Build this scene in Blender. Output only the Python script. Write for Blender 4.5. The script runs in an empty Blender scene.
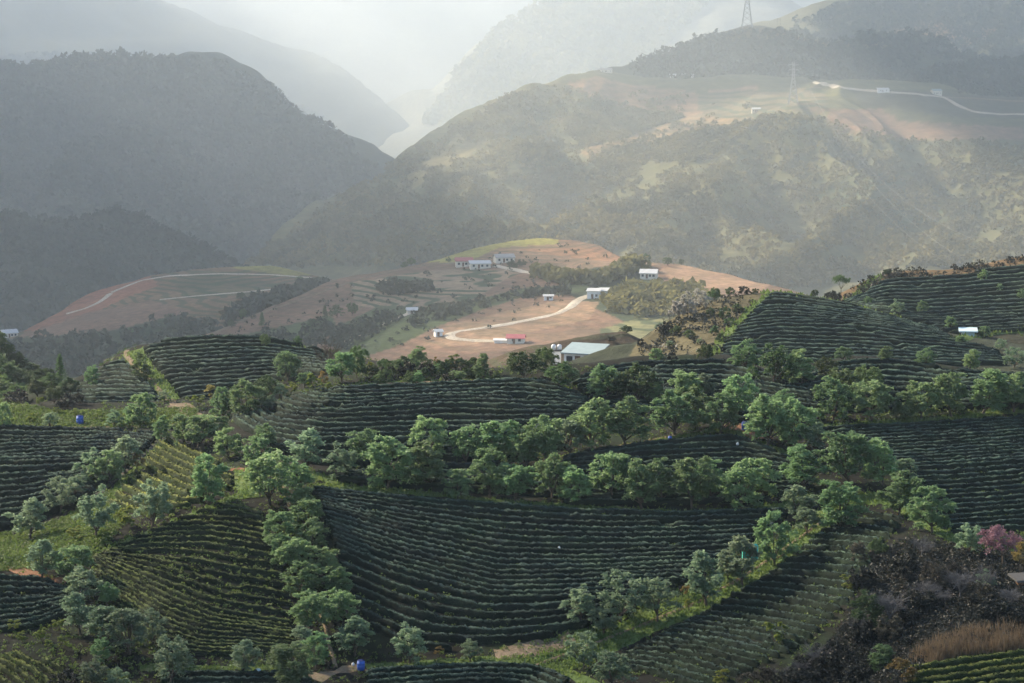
import bpy, math, random
import numpy as np
random.seed(7); RNG = np.random.default_rng(7)
scene = bpy.context.scene
COL = scene.collection
# ------------------------------------------------------------------ camera model
FPX = 2309.0
TH = math.atan((341.5 - 60.0) / FPX)
CT, ST = math.cos(TH), math.sin(TH)
def ray(px, py):
    """bearing c = x/y and slope k = z/y of the sight line through a picture point"""
    u = (np.asarray(px, float) - 512.0) / FPX
    v = (341.5 - np.asarray(py, float)) / FPX
    dy = CT + v * ST
    return u / dy, (-ST + v * CT) / dy
cam = bpy.data.cameras.new('camera'); cam_o = bpy.data.objects.new('camera', cam); COL.objects.link(cam_o)
cam.sensor_width = 36.0; cam.lens = FPX * 36.0 / 1024.0
cam.clip_start = 1.0; cam.clip_end = 20000.0
cam_o.rotation_euler = (math.pi / 2 - TH, 0, 0)
scene.camera = cam_o
# ------------------------------------------------------------------ noise
def _hash(ix, iy, seed):
    n = (ix.astype(np.int64) * 374761393 + iy.astype(np.int64) * 668265263 + seed * 974634777) & 0x7fffffff
    n = ((n ^ (n >> 13)) * 1274126177) & 0x7fffffff
    n = (n ^ (n >> 16)) & 0x7fffffff
    return (n & 0xffff) / 65535.0
def vnoise(x, y, seed=0):
    x = np.asarray(x, float); y = np.asarray(y, float)
    ix = np.floor(x); iy = np.floor(y); fx = x - ix; fy = y - iy
    fx = fx * fx * (3 - 2 * fx); fy = fy * fy * (3 - 2 * fy)
    a = _hash(ix, iy, seed); b = _hash(ix + 1, iy, seed); c = _hash(ix, iy + 1, seed); d = _hash(ix + 1, iy + 1, seed)
    return (a * (1 - fx) + b * fx) * (1 - fy) + (c * (1 - fx) + d * fx) * fy - 0.5
def fbm(x, y, seed=0, octs=4):
    s = 0; a = 1.0
    for o in range(octs):
        s = s + a * vnoise(x * 2 ** o + 17.3 * o, y * 2 ** o - 9.1 * o, seed + o); a *= 0.5
    return s
# ------------------------------------------------------------------ mesh + tagging helpers
def mesh_np(name, verts, faces, mat=None, smooth=False, nper=None):
    """verts Nx3, faces MxK (or flat list when nper given)"""
    me = bpy.data.meshes.new(name)
    verts = np.asarray(verts, np.float32); faces = np.asarray(faces, np.int32)
    k = faces.shape[1]; m = faces.shape[0]
    me.vertices.add(len(verts)); me.vertices.foreach_set('co', verts.ravel())
    me.loops.add(m * k); me.loops.foreach_set('vertex_index', faces.ravel())
    me.polygons.add(m)
    me.polygons.foreach_set('loop_start', np.arange(0, m * k, k, dtype=np.int32))
    if smooth: me.polygons.foreach_set('use_smooth', np.ones(m, bool))
    me.update(calc_edges=True)
    if mat: me.materials.append(mat)
    return me
def link(name, me, parent=None, loc=None):
    o = bpy.data.objects.new(name, me); COL.objects.link(o)
    if parent is not None: o.parent = parent
    if loc is not None: o.location = loc
    return o
def tag(o, label=None, cat=None, group=None, kind=None):
    if label: o['label'] = label
    if cat: o['category'] = cat
    if group: o['group'] = group
    if kind: o['kind'] = kind
    return o
class MB:
    def __init__(s): s.v = []; s.f = []
    def quad(s, a, b, c, d):
        n = len(s.v); s.v += [a, b, c, d]; s.f.append((n, n + 1, n + 2, n + 3))
    def box(s, x0, x1, y0, y1, z0, z1):
        n = len(s.v)
        s.v += [(x0, y0, z0), (x1, y0, z0), (x1, y1, z0), (x0, y1, z0), (x0, y0, z1), (x1, y0, z1), (x1, y1, z1), (x0, y1, z1)]
        for q in ((0, 3, 2, 1), (4, 5, 6, 7), (0, 1, 5, 4), (1, 2, 6, 5), (2, 3, 7, 6), (3, 0, 4, 7)): s.f.append(tuple(n + i for i in q))
    def tube(s, pts, rads, sides=5):
        base = len(s.v); P = [np.array(p, float) for p in pts]
        for i, p in enumerate(P):
            t = P[min(i + 1, len(P) - 1)] - P[max(i - 1, 0)]
            t = t / np.linalg.norm(t) if np.linalg.norm(t) > 1e-6 else np.array([0, 0, 1.0])
            a = np.cross(t, (0, 0, 1.0)) if abs(t[2]) < 0.95 else np.cross(t, (1.0, 0, 0))
            a = a / np.linalg.norm(a); b = np.cross(t, a)
            for j in range(sides):
                w = 2 * math.pi * j / sides
                s.v.append(tuple(p + (a * math.cos(w) + b * math.sin(w)) * rads[i]))
        for i in range(len(P) - 1):
            for j in range(sides):
                j2 = (j + 1) % sides
                s.f.append((base + i * sides + j, base + i * sides + j2, base + (i + 1) * sides + j2, base + (i + 1) * sides + j))
    def mesh(s, name, mat, smooth=False):
        me = bpy.data.meshes.new(name); me.from_pydata([tuple(map(float, v)) for v in s.v], [], s.f); me.update()
        if smooth:
            for p in me.polygons: p.use_smooth = True
        if mat: me.materials.append(mat)
        return me
ORD = ['zeroth', 'first', 'second', 'third', 'fourth', 'fifth', 'sixth', 'seventh', 'eighth', 'ninth', 'tenth', 'eleventh', 'twelfth',
       'thirteenth', 'fourteenth', 'fifteenth', 'sixteenth', 'seventeenth', 'eighteenth', 'nineteenth', 'twentieth', 'twenty-first',
       'twenty-second', 'twenty-third', 'twenty-fourth', 'twenty-fifth', 'twenty-sixth', 'twenty-seventh', 'twenty-eighth', 'twenty-ninth', 'thirtieth',
       'thirty-first', 'thirty-second', 'thirty-third', 'thirty-fourth', 'thirty-fifth', 'thirty-sixth', 'thirty-seventh', 'thirty-eighth', 'thirty-ninth', 'fortieth']
# ------------------------------------------------------------------ materials
def newmat(name):
    m = bpy.data.materials.new(name); m.use_nodes = True
    nt = m.node_tree; nt.nodes.clear()
    out = nt.nodes.new('ShaderNodeOutputMaterial')
    return m, nt, out
def nd(nt, typ, **kw):
    n = nt.nodes.new(typ)
    for k, v in kw.items():
        if k.startswith('i_'):
            n.inputs[k[2:].replace('_', ' ')].default_value = v
        else: setattr(n, k, v)
    return n
def ramp(nt, fac, stops):
    r = nt.nodes.new('ShaderNodeValToRGB'); e = r.color_ramp.elements
    while len(e) < len(stops): e.new(0.5)
    for el, (p, c) in zip(e, stops): el.position = p; el.color = (*c, 1)
    nt.links.new(fac, r.inputs['Fac']); return r
def noise(nt, scale, detail=4.0, rough=0.6, vec=None):
    n = nd(nt, 'ShaderNodeTexNoise'); n.inputs['Scale'].default_value = scale; n.inputs['Detail'].default_value = detail
    n.inputs['Roughness'].default_value = rough
    if vec is not None: nt.links.new(vec, n.inputs['Vector'])
    return n
def bsdf(nt, out, color, rough=0.9, spec=0.2, normal=None):
    b = nd(nt, 'ShaderNodeBsdfPrincipled'); b.inputs['Roughness'].default_value = rough
    b.inputs['Specular IOR Level'].default_value = spec
    if isinstance(color, tuple): b.inputs['Base Color'].default_value = (*color, 1)
    else: nt.links.new(color, b.inputs['Base Color'])
    if normal is not None: nt.links.new(normal, b.inputs['Normal'])
    nt.links.new(b.outputs[0], out.inputs['Surface']); return b
def bump(nt, h, strength, dist):
    b = nd(nt, 'ShaderNodeBump'); b.inputs['Strength'].default_value = strength; b.inputs['Distance'].default_value = dist
    nt.links.new(h, b.inputs['Height']); return b.outputs['Normal']
def pos(nt): return nd(nt, 'ShaderNodeNewGeometry').outputs['Position']
def mixc(nt, fac, a, b, typ='MIX'):
    m = nd(nt, 'ShaderNodeMix', data_type='RGBA', blend_type=typ)
    for s, v in ((0, fac), (6, a), (7, b)):
        if isinstance(v, (int, float)): m.inputs[s].default_value = v
        elif isinstance(v, tuple): m.inputs[s].default_value = (*v, 1)
        else: nt.links.new(v, m.inputs[s])
    return m.outputs[2]
def mat_plain(name, color, rough=0.8, spec=0.3, var=0.25, scale=1.0):
    m, nt, out = newmat(name)
    n = noise(nt, scale, 5, 0.65, pos(nt))
    c = ramp(nt, n.outputs['Fac'], [(0.3, tuple(x * (1 - var) for x in color)), (0.7, tuple(min(1, x * (1 + var)) for x in color))])
    bsdf(nt, out, c.outputs[0], rough, spec); return m
def mat_leaf(name, lo, hi, trans=0.45, objvar=0.42, scale=1.2, gloss=0.3):
    m, nt, out = newmat(name)
    oi = nd(nt, 'ShaderNodeObjectInfo')
    tc = nd(nt, 'ShaderNodeTexCoord')
    n = noise(nt, scale, 4, 0.7, tc.outputs['Object'])
    c = ramp(nt, n.outputs['Fac'], [(0.32, lo), (0.68, hi)]).outputs[0]
    hs = nd(nt, 'ShaderNodeHueSaturation')
    mr = nd(nt, 'ShaderNodeMapRange'); mr.inputs['To Min'].default_value = 1 - objvar; mr.inputs['To Max'].default_value = 1 + objvar
    nt.links.new(oi.outputs['Random'], mr.inputs['Value']); nt.links.new(mr.outputs[0], hs.inputs['Value'])
    mh = nd(nt, 'ShaderNodeMapRange'); mh.inputs['To Min'].default_value = 0.475; mh.inputs['To Max'].default_value = 0.515
    mm = nd(nt, 'ShaderNodeMath', operation='FRACT'); ml = nd(nt, 'ShaderNodeMath', operation='MULTIPLY'); ml.inputs[1].default_value = 7.31
    nt.links.new(oi.outputs['Random'], ml.inputs[0]); nt.links.new(ml.outputs[0], mm.inputs[0]); nt.links.new(mm.outputs[0], mh.inputs['Value'])
    nt.links.new(mh.outputs[0], hs.inputs['Hue']); nt.links.new(c, hs.inputs['Color'])
    d = nd(nt, 'ShaderNodeBsdfPrincipled'); d.inputs['Roughness'].default_value = 0.55; d.inputs['Specular IOR Level'].default_value = gloss; t = nd(nt, 'ShaderNodeBsdfTranslucent'); mx = nd(nt, 'ShaderNodeMixShader'); mx.inputs[0].default_value = trans
    nt.links.new(hs.outputs[0], d.inputs['Base Color']); nt.links.new(hs.outputs[0], t.inputs['Color'])
    nt.links.new(d.outputs[0], mx.inputs[1]); nt.links.new(t.outputs[0], mx.inputs[2]); nt.links.new(mx.outputs[0], out.inputs['Surface'])
    return m
M = {}
M['leaf'] = mat_leaf('green_leaves', (0.130, 0.220, 0.105), (0.215, 0.325, 0.140), 0.58, 0.3)
M['leaf_grass'] = mat_leaf('grass_blades', (0.07, 0.115, 0.03), (0.15, 0.20, 0.05), 0.5, 0.1, 0.3)
M['leaf_dark'] = mat_leaf('dark_leaves', (0.050, 0.092, 0.036), (0.10, 0.155, 0.055))
M['leaf_pale'] = mat_leaf('pale_leaves', (0.145, 0.220, 0.140), (0.230, 0.310, 0.180), 0.58, 0.3)
M['leaf_yellow'] = mat_leaf('young_leaves', (0.12, 0.17, 0.035), (0.22, 0.26, 0.05), 0.5, 0.2)
M['leaf_gold'] = mat_leaf('golden_leaves', (0.20, 0.17, 0.05), (0.28, 0.22, 0.06), 0.4, 0.2)
M['pink'] = mat_leaf('pink_blossom', (0.19, 0.095, 0.13), (0.29, 0.16, 0.20), 0.4, 0.1)
M['blossom'] = mat_leaf('white_blossom', (0.30, 0.29, 0.26), (0.5, 0.48, 0.42), 0.4, 0.15)
M['scrub'] = mat_leaf('scrub_leaves', (0.011, 0.016, 0.012), (0.032, 0.033, 0.026), 0.3, 0.4)
M['scrub_brown'] = mat_leaf('brown_scrub', (0.036, 0.034, 0.024), (0.070, 0.062, 0.042), 0.3, 0.4)
M['straw'] = mat_leaf('dry_straw', (0.13, 0.10, 0.055), (0.26, 0.20, 0.11), 0.4, 0.2)
M['bark'] = mat_plain('bark', (0.085, 0.068, 0.052), 0.95, 0.1, 0.4, 3)
M['twig'] = mat_plain('grey_twigs', (0.12, 0.115, 0.115), 0.95, 0.1, 0.35, 3)
M['forest'] = mat_leaf('forest_leaves', (0.080, 0.082, 0.034), (0.22, 0.195, 0.078), 0.3, 0.0, 0.012, 0.0)
M['forest_dark'] = mat_leaf('dark_forest_leaves', (0.024, 0.036, 0.028), (0.085, 0.095, 0.066), 0.25, 0.0, 0.008, 0.0)
def mat_tea(name, lo, hi, tip):
    m, nt, out = newmat(name)
    p = pos(nt)
    n = noise(nt, 0.16, 4, 0.65, p); n2 = noise(nt, 9.0, 3, 0.7, p)
    c = ramp(nt, n.outputs['Fac'], [(0.35, lo), (0.65, hi)]).outputs[0]
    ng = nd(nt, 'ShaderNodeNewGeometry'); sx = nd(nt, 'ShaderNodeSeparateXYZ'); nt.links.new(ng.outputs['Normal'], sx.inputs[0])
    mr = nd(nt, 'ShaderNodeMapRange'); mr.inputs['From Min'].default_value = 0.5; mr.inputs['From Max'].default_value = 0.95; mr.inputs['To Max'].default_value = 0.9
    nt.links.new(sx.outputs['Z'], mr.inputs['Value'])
    c = mixc(nt, mr.outputs[0], c, tip)  # tip colour by upward facing, standing in for top light
    c2 = ramp(nt, n2.outputs['Fac'], [(0.35, (0.45, 0.45, 0.45)), (0.65, (1.35, 1.35, 1.35))]).outputs[0]
    c = mixc(nt, 1.0, c, c2, 'MULTIPLY')
    oi = nd(nt, 'ShaderNodeObjectInfo'); hs = nd(nt, 'ShaderNodeHueSaturation'); mv = nd(nt, 'ShaderNodeMapRange'); mv.inputs['To Min'].default_value = 0.75; mv.inputs['To Max'].default_value = 1.3
    nt.links.new(oi.outputs['Random'], mv.inputs['Value']); nt.links.new(mv.outputs[0], hs.inputs['Value']); nt.links.new(c, hs.inputs['Color']); c = hs.outputs[0]
    n3 = noise(nt, 0.35, 3, 0.6, p); c4 = ramp(nt, n3.outputs['Fac'], [(0.35, (0.7, 0.72, 0.8)), (0.68, (1.35, 1.3, 1.05))]).outputs[0]; c = mixc(nt, 1.0, c, c4, 'MULTIPLY')
    bsdf(nt, out, c, 0.8, 0.08, bump(nt, n2.outputs['Fac'], 0.8, 0.12)); return m
# upper faces of a tea hedge painted paler, flanks darker, like light from above
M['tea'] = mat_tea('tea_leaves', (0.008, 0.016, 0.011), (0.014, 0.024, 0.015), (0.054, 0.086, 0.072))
M['tea_green'] = mat_tea('yellow_top_tea_leaves', (0.009, 0.017, 0.009), (0.017, 0.026, 0.012), (0.10, 0.125, 0.045))
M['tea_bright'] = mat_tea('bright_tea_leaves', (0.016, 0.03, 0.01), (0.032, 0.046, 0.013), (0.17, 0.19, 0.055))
def mat_ground(name, stops, scale, scale2, bump_s=0.6, bump_d=0.15):
    m, nt, out = newmat(name); p = pos(nt)
    a = noise(nt, scale, 6, 0.65, p); b = noise(nt, scale2, 5, 0.7, p)
    c = ramp(nt, a.outputs['Fac'], stops).outputs[0]
    c2 = ramp(nt, b.outputs['Fac'], [(0.3, (0.55, 0.55, 0.55)), (0.7, (1.4, 1.4, 1.4))]).outputs[0]
    c = mixc(nt, 1.0, c, c2, 'MULTIPLY')
    bsdf(nt, out, c, 0.95, 0.1, bump(nt, b.outputs['Fac'], bump_s, bump_d)); return m
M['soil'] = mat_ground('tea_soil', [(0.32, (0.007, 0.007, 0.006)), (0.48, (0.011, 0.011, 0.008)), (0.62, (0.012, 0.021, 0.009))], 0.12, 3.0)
M['grass'] = mat_ground('grass_ground', [(0.35, (0.055, 0.095, 0.027)), (0.6, (0.095, 0.135, 0.042)), (0.75, (0.13, 0.125, 0.055))], 0.25, 4.0)
M['path'] = mat_ground('dirt_path', [(0.3, (0.10, 0.08, 0.05)), (0.55, (0.19, 0.145, 0.10)), (0.72, (0.11, 0.11, 0.05))], 0.4, 4.0)
M['orange_soil'] = mat_ground('orange_soil', [(0.3, (0.16, 0.085, 0.05)), (0.7, (0.25, 0.14, 0.085))], 0.5, 4.0)
M['grey_path'] = mat_ground('grey_path', [(0.3, (0.065, 0.065, 0.058)), (0.7, (0.11, 0.105, 0.09))], 0.4, 4.0)
M['road'] = mat_ground('pale_road', [(0.3, (0.32, 0.28, 0.22)), (0.7, (0.48, 0.43, 0.36))], 0.05, 1.0, 0.2)
M['far_ground'] = mat_ground('valley_ground', [(0.3, (0.05, 0.065, 0.035)), (0.7, (0.10, 0.095, 0.05))], 0.01, 0.2)
def mat_cover(name, bands=0.0, period=4.0, sc=0.02, sc2=0.25):
    """land cover of a hill: the colour attribute 'cover' says what grows or lies where, noise breaks it up"""
    m, nt, out = newmat(name); p = pos(nt)
    at = nd(nt, 'ShaderNodeAttribute'); at.attribute_name = 'cover'
    a = noise(nt, sc, 6, 0.65, p); b = noise(nt, sc2, 5, 0.7, p)
    c2 = ramp(nt, a.outputs['Fac'], [(0.3, (0.72, 0.72, 0.75)), (0.7, (1.28, 1.25, 1.2))]).outputs[0]
    c3 = ramp(nt, b.outputs['Fac'], [(0.3, (0.6, 0.62, 0.62)), (0.7, (1.35, 1.35, 1.3))]).outputs[0]
    c = mixc(nt, 1.0, at.outputs['Color'], c2, 'MULTIPLY'); c = mixc(nt, 1.0, c, c3, 'MULTIPLY')
    if bands > 0:   # contour terraces: crop strips that follow the height
        sx = nd(nt, 'ShaderNodeSeparateXYZ'); nt.links.new(p, sx.inputs[0])
        nn = noise(nt, 0.012, 3, 0.5, p)
        ad = nd(nt, 'ShaderNodeMath', operation='MULTIPLY_ADD'); ad.inputs[1].default_value = 2.8 * period; nt.links.new(nn.outputs['Fac'], ad.inputs[0]); nt.links.new(sx.outputs['Z'], ad.inputs[2])
        ml = nd(nt, 'ShaderNodeMath', operation='MULTIPLY'); ml.inputs[1].default_value = 2 * math.pi / period; nt.links.new(ad.outputs[0], ml.inputs[0])
        sn = nd(nt, 'ShaderNodeMath', operation='SINE'); nt.links.new(ml.outputs[0], sn.inputs[0])
        mr = nd(nt, 'ShaderNodeMapRange'); mr.inputs['From Min'].default_value = 0.0; mr.inputs['From Max'].default_value = 0.6
        nt.links.new(sn.outputs[0], mr.inputs['Value'])
        mu = nd(nt, 'ShaderNodeMath', operation='MULTIPLY'); nt.links.new(mr.outputs[0], mu.inputs[0]); nt.links.new(at.outputs['Alpha'], mu.inputs[1])
        mu2 = nd(nt, 'ShaderNodeMath', operation='MULTIPLY'); mu2.inputs[1].default_value = bands; nt.links.new(mu.outputs[0], mu2.inputs[0])
        c = mixc(nt, mu2.outputs[0], c, (0.040, 0.062, 0.032))
    bsdf(nt, out, c, 0.95, 0.1, bump(nt, b.outputs['Fac'], 0.7, 1.2)); return m
M['cover_mid'] = mat_cover('terraced_hill', 1.0, 1.15)
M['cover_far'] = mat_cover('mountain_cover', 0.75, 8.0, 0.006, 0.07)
# ------------------------------------------------------------------ terrain sheets
FLOOR = -262.0
class Sheet:
    def __init__(s, pts, front, back, prange, yrange, fslope=0.5, bslope=0.5, sslope=0.4, amp=0.0, freq=0.02, octs=4, seed=1, smooth=1e-3, far=1.0, ridge=0.0, rl=1.1):
        P = np.array(pts, float); P[:, 2] *= far; s.far = far; s.ridge = ridge * far; s.rl = rl
        c, k = ray(P[:, 0], P[:, 1]); Y = P[:, 2]; z = k * Y
        s.cs, s.ys = 8.0, 6.0
        s.X = np.stack([c * s.cs, np.log(Y) * s.ys], 1)
        s.z0 = z.mean(); s.zs = Y.mean() * 0.05
        n = len(P)
        A = np.zeros((n + 3, n + 3)); A[:n, :n] = s._k(s.X, s.X) + np.eye(n) * smooth
        A[:n, n] = 1; A[:n, n + 1:] = s.X; A[n, :n] = 1; A[n + 1:, :n] = s.X.T
        b = np.zeros(n + 3); b[:n] = (z - s.z0) / s.zs
        s.w = np.linalg.solve(A, b); s.n = n
        s.front = np.array(front, float); s.back = np.array(back, float); s.front[:, 1] *= far; s.back[:, 1] *= far
        s.pr = prange; s.yr = (yrange[0] * far, yrange[1] * far)
        s.fs, s.bs, s.ss = fslope, bslope, sslope if isinstance(sslope, tuple) else (sslope, sslope)
        s.amp, s.freq, s.octs, s.seed = amp * far, freq / far, octs, seed
        s.tab = None
    @staticmethod
    def _k(a, b):
        d2 = ((a[:, None, :] - b[None, :, :]) ** 2).sum(2)
        return 0.5 * d2 * np.log(d2 + 1e-12)
    def raw(s, c, Y):
        px = 512 + c * FPX
        pxc = np.clip(px, s.pr[0], s.pr[1]); side = (px - pxc) / FPX * Y; sl = np.where(side < 0, s.ss[0], s.ss[1]); side = np.abs(side)
        yf = np.interp(pxc, s.front[:, 0], s.front[:, 1]); yb = np.interp(pxc, s.back[:, 0], s.back[:, 1])
        Yc = np.clip(Y, yf, yb)
        q = np.stack([(pxc - 512) / FPX * s.cs, np.log(Yc) * s.ys], -1).reshape(-1, 2)
        out = np.empty(len(q))
        for i in range(0, len(q), 40000):
            qq = q[i:i + 40000]
            out[i:i + 40000] = s._k(qq, s.X) @ s.w[:s.n] + s.w[s.n] + qq @ s.w[s.n + 1:]
        z = out.reshape(c.shape) * s.zs + s.z0
        ef = np.maximum(yf - Y, 0); eb = np.maximum(Y - yb, 0)
        soft = lambda e, r: np.sqrt(e * e + r * r) - r
        r = 0.01 * Y
        z = z - s.fs * soft(ef, r) - s.bs * soft(eb, r) - sl * soft(side, r)
        if s.amp: z = z + s.amp * fbm(c * Y * s.freq, Y * s.freq, s.seed, s.octs)
        if s.ridge:
            wx = c * Y + 60 * s.far * fbm(c * Y * s.freq * .7, Y * s.freq * .7, s.seed + 40, 2)
            z = z + s.ridge * np.clip((yb - Y) / (0.17 * yb), 0, 1) * (0.16 - np.abs(fbm(wx * s.freq * 1.9, Y * s.freq * s.rl, s.seed + 60, 3)))
        return np.maximum(z, FLOOR)
    def build(s, nc, ny, pad=60):
        c0 = (s.pr[0] - pad - 512) / FPX; c1 = (s.pr[1] + pad - 512) / FPX
        s.C = np.linspace(c0, c1, nc); s.L = np.linspace(math.log(s.yr[0]), math.log(s.yr[1]), ny)
        cc, ll = np.meshgrid(s.C, s.L); Y = np.exp(ll)
        s.tab = s.raw(cc, Y); s.cc, s.Yg = cc, Y
        return s
    def h(s, c, Y):
        fi = (c - s.C[0]) / (s.C[1] - s.C[0]); fj = (np.log(Y) - s.L[0]) / (s.L[1] - s.L[0])
        bad = (fi < 0) | (fi > len(s.C) - 1.001) | (fj < 0) | (fj > len(s.L) - 1.001)
        fi = np.clip(fi, 0, len(s.C) - 1.001); fj = np.clip(fj, 0, len(s.L) - 1.001)
        i = fi.astype(int); j = fj.astype(int); a = fi - i; b = fj - j; t = s.tab
        z = (t[j, i] * (1 - a) + t[j, i + 1] * a) * (1 - b) + (t[j + 1, i] * (1 - a) + t[j + 1, i + 1] * a) * b
        return np.where(bad, -1e4, z)
    def mesh(s, name, mat, cover=None):
        ny, nc = s.tab.shape
        V = np.stack([s.cc * s.Yg, s.Yg, s.tab], -1).reshape(-1, 3)
        idx = np.arange(ny * nc).reshape(ny, nc)
        F = np.stack([idx[:-1, :-1], idx[:-1, 1:], idx[1:, 1:], idx[1:, :-1]], -1).reshape(-1, 4)
        me = mesh_np(name, V, F, mat, smooth=True)
        if cover is not None:
            at = me.attributes.new('cover', 'FLOAT_COLOR', 'POINT')
            at.data.foreach_set('color', cover.astype(np.float32).ravel())
        return tag(link(name, me), kind='structure')
def to_px(c, Y, z):
    k = z / Y; v = (k * CT + ST) / (CT - k * ST); dy = CT + v * ST
    return 512 + c * dy * FPX, 341.5 - v * FPX
def in_poly(px, py, poly):
    P = np.asarray(poly, float); inside = np.zeros(np.shape(px), bool); j = len(P) - 1
    for i in range(len(P)):
        xi, yi = P[i]; xj, yj = P[j]
        cond = ((yi > py) != (yj > py)) & (px < (xj - xi) * (py - yi) / (yj - yi + 1e-12) + xi)
        inside ^= cond; j = i
    return inside
def hit(px, py, sheets, y0=None, y1=None):
    """nearest point where the sight lines meet the given sheets -> x, Y, z"""
    px = np.atleast_1d(np.asarray(px, float)); py = np.atleast_1d(np.asarray(py, float))
    c, k = ray(px, py)
    y0 = y0 or min(s.yr[0] for s in sheets); y1 = y1 or max(s.yr[1] for s in sheets)
    n = 420
    Ys = np.exp(np.linspace(math.log(y0 * 1.001), math.log(y1 * 0.999), n))
    Yb = np.full(len(px), np.nan)
    d = np.full((len(px), n), -1e9)
    for s in sheets: d = np.maximum(d, s.h(np.repeat(c[:, None], n, 1), np.repeat(Ys[None], len(px), 0)))
    d = d - k[:, None] * Ys[None]
    pos_ = d > 0
    first = np.argmax(pos_, 1); ok = pos_.any(1)
    i1 = np.clip(first, 1, n - 1); r = np.arange(len(px))
    a = d[r, i1 - 1]; b = d[r, i1]; t = np.where((a < 0) & (b > 0), -a / (b - a + 1e-12), 1.0); t = np.clip(np.where(a < -5e3, 1.0, t), 0, 1)
    Yb = np.where(ok, Ys[i1 - 1] * (1 - t) + Ys[i1] * t, Ys[-1])
    # never found: fall back to the closest approach
    Yb = np.where(ok, Yb, Ys[np.argmax(d, 1)])
    z = np.full(len(px), -1e9)
    for s in sheets: z = np.maximum(z, s.h(c, Yb))
    return c * Yb, Yb, z
def height(x, Y, sheets):
    x = np.asarray(x, float); Y = np.asarray(Y, float); z = np.full(x.shape, -1e9)
    for s in sheets: z = np.maximum(z, s.h(x / Y, Y))
    return z

A = Sheet([(-60,690,184),(100,690,184),(300,690,186),(480,690,188),(600,690,188),(750,690,184),
 (860,600,196),(950,580,197),(900,545,208),(860,683,180),(1000,625,184),(1080,625,184),(930,665,174),(1024,650,176),(1024,690,170),(940,690,171),(1000,560,205),(1080,560,206),
 (390,655,197),(480,650,198),(575,630,201),(340,560,212),(450,575,211),(600,570,212),(700,575,210),(318,492,226),(450,503,226),(600,511,226),(700,512,226),(770,508,227),
 (330,478,230),(560,490,232),(560,458,241),(650,442,244),(722,430,247),(790,455,240),(330,470,234),(450,465,240),
 (330,440,245),(450,430,250),(560,425,251),(262,408,262),(345,389,265),(450,384,266),(530,380,267),(585,394,262),(380,378,270),(450,376,270),(500,378,269),
 (600,430,252),(700,420,252),(600,400,262),(700,390,264),(590,372,272),(640,363,276),(730,361,276),(775,378,268),(830,400,258),
 (850,361,278),(890,360,278),(950,371,274),(1044,385,270),(900,390,265),(830,418,252),(940,414,253),(1044,408,254),
 (820,428,249),(1044,430,249),(900,470,236),(1000,470,237),(900,505,225),(1000,540,213),(1060,545,213),
 (590,660,197),(700,600,206),(760,565,212),(830,520,222),(880,500,227),(720,620,201),(800,600,203),(860,545,212),(720,670,189),(820,640,190),
 (100,550,213),(165,528,218),(240,495,225),(200,560,210),(280,560,211),(200,620,200),(290,630,200),(120,640,195),(170,665,190),(240,668,191),
 (-40,431,262),(80,430,262),(160,433,258),(-40,480,243),(60,475,244),(110,485,238),(-40,545,225),(30,535,226),(75,512,231),
 (190,470,240),(140,500,228),(230,450,246),(-40,580,208),(50,580,209),(-40,642,196),(60,630,197),(30,655,190),(80,600,205),
 (20,415,270),(100,414,270),(180,412,270),(222,418,265)],
 front=[(-100,168),(1200,164)],
 back=[(-100,275),(180,276),(250,272),(345,274),(500,274),(590,276),(640,279),(730,279),(775,271),(850,281),(950,277),(1044,273),(1200,273)],
 prange=(-70, 1094), yrange=(158, 330), amp=0.25, freq=0.25, seed=3, sslope=(.06, .06)).build(660, 260, 420)
K = Sheet([(60,408,288),(120,413,284),(180,411,284),(230,405,284),(300,385,286),(350,370,288),(100,390,297),(150,378,298),(220,372,297),(300,362,302),
 (55,400,300),(90,376,308),(130,351,314),(165,340,318),(210,337,318),(255,338,318),(300,345,318),(350,356,318),(420,368,318)],
 front=[(0,284),(500,284)], back=[(0,306),(90,310),(130,316),(500,319)], prange=(48, 420), yrange=(270, 380), amp=0.2, freq=0.25, seed=5).build(200, 110)
W = Sheet([(-60,352,340),(0,362,345),(30,384,345),(75,407,345),(0,400,320),(60,414,320),(-60,395,320)],
 front=[(-100,318),(100,318)], back=[(-100,346),(100,346)], prange=(-80, 80), yrange=(300, 400), amp=0.6, freq=0.12, seed=6, sslope=(.06, .4)).build(180, 60, 320)
R1 = Sheet([(640,368,320),(720,368,318),(800,368,318),(900,370,318),(1000,372,318),(1060,372,318),(760,335,335),(830,335,335),(900,345,330),(690,330,345),
 (640,352,345),(670,322,352),(700,303,360),(735,297,362),(770,293,362),(800,296,360),(850,307,355),(930,331,345),(1000,345,340),(1060,352,340)],
 front=[(600,316),(1100,316)], back=[(600,346),(670,353),(735,363),(800,361),(850,356),(930,346),(1100,341)], prange=(632, 1090), yrange=(300, 430), amp=0.25, freq=0.2, seed=8, sslope=(.4, .06)).build(440, 120, 360)
R2 = Sheet([(820,345,365),(960,346,365),(1060,350,365),(880,310,385),(960,310,388),(1044,300,388),(830,303,400),(850,293,405),(870,278,410),(885,273,412),(940,272,412),(985,265,412),(1024,258,412),(1090,248,412)],
 front=[(800,360),(1100,360)], back=[(800,400),(860,408),(900,413),(1200,413)], prange=(812, 1090), yrange=(345, 500), amp=0.3, freq=0.2, seed=9, sslope=(.4, .06)).build(360, 110, 360)
CONE = Sheet([(540,372,385),(580,369,380),(625,370,385),(680,374,390),(590,352,402),(605,340,410),(625,333,415),(648,344,412),(672,362,405)],
 front=[(500,378),(700,378)], back=[(500,400),(625,416),(700,404)], prange=(545, 682), yrange=(350, 460), amp=0.3, freq=0.2, seed=10).build(110, 90)
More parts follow.
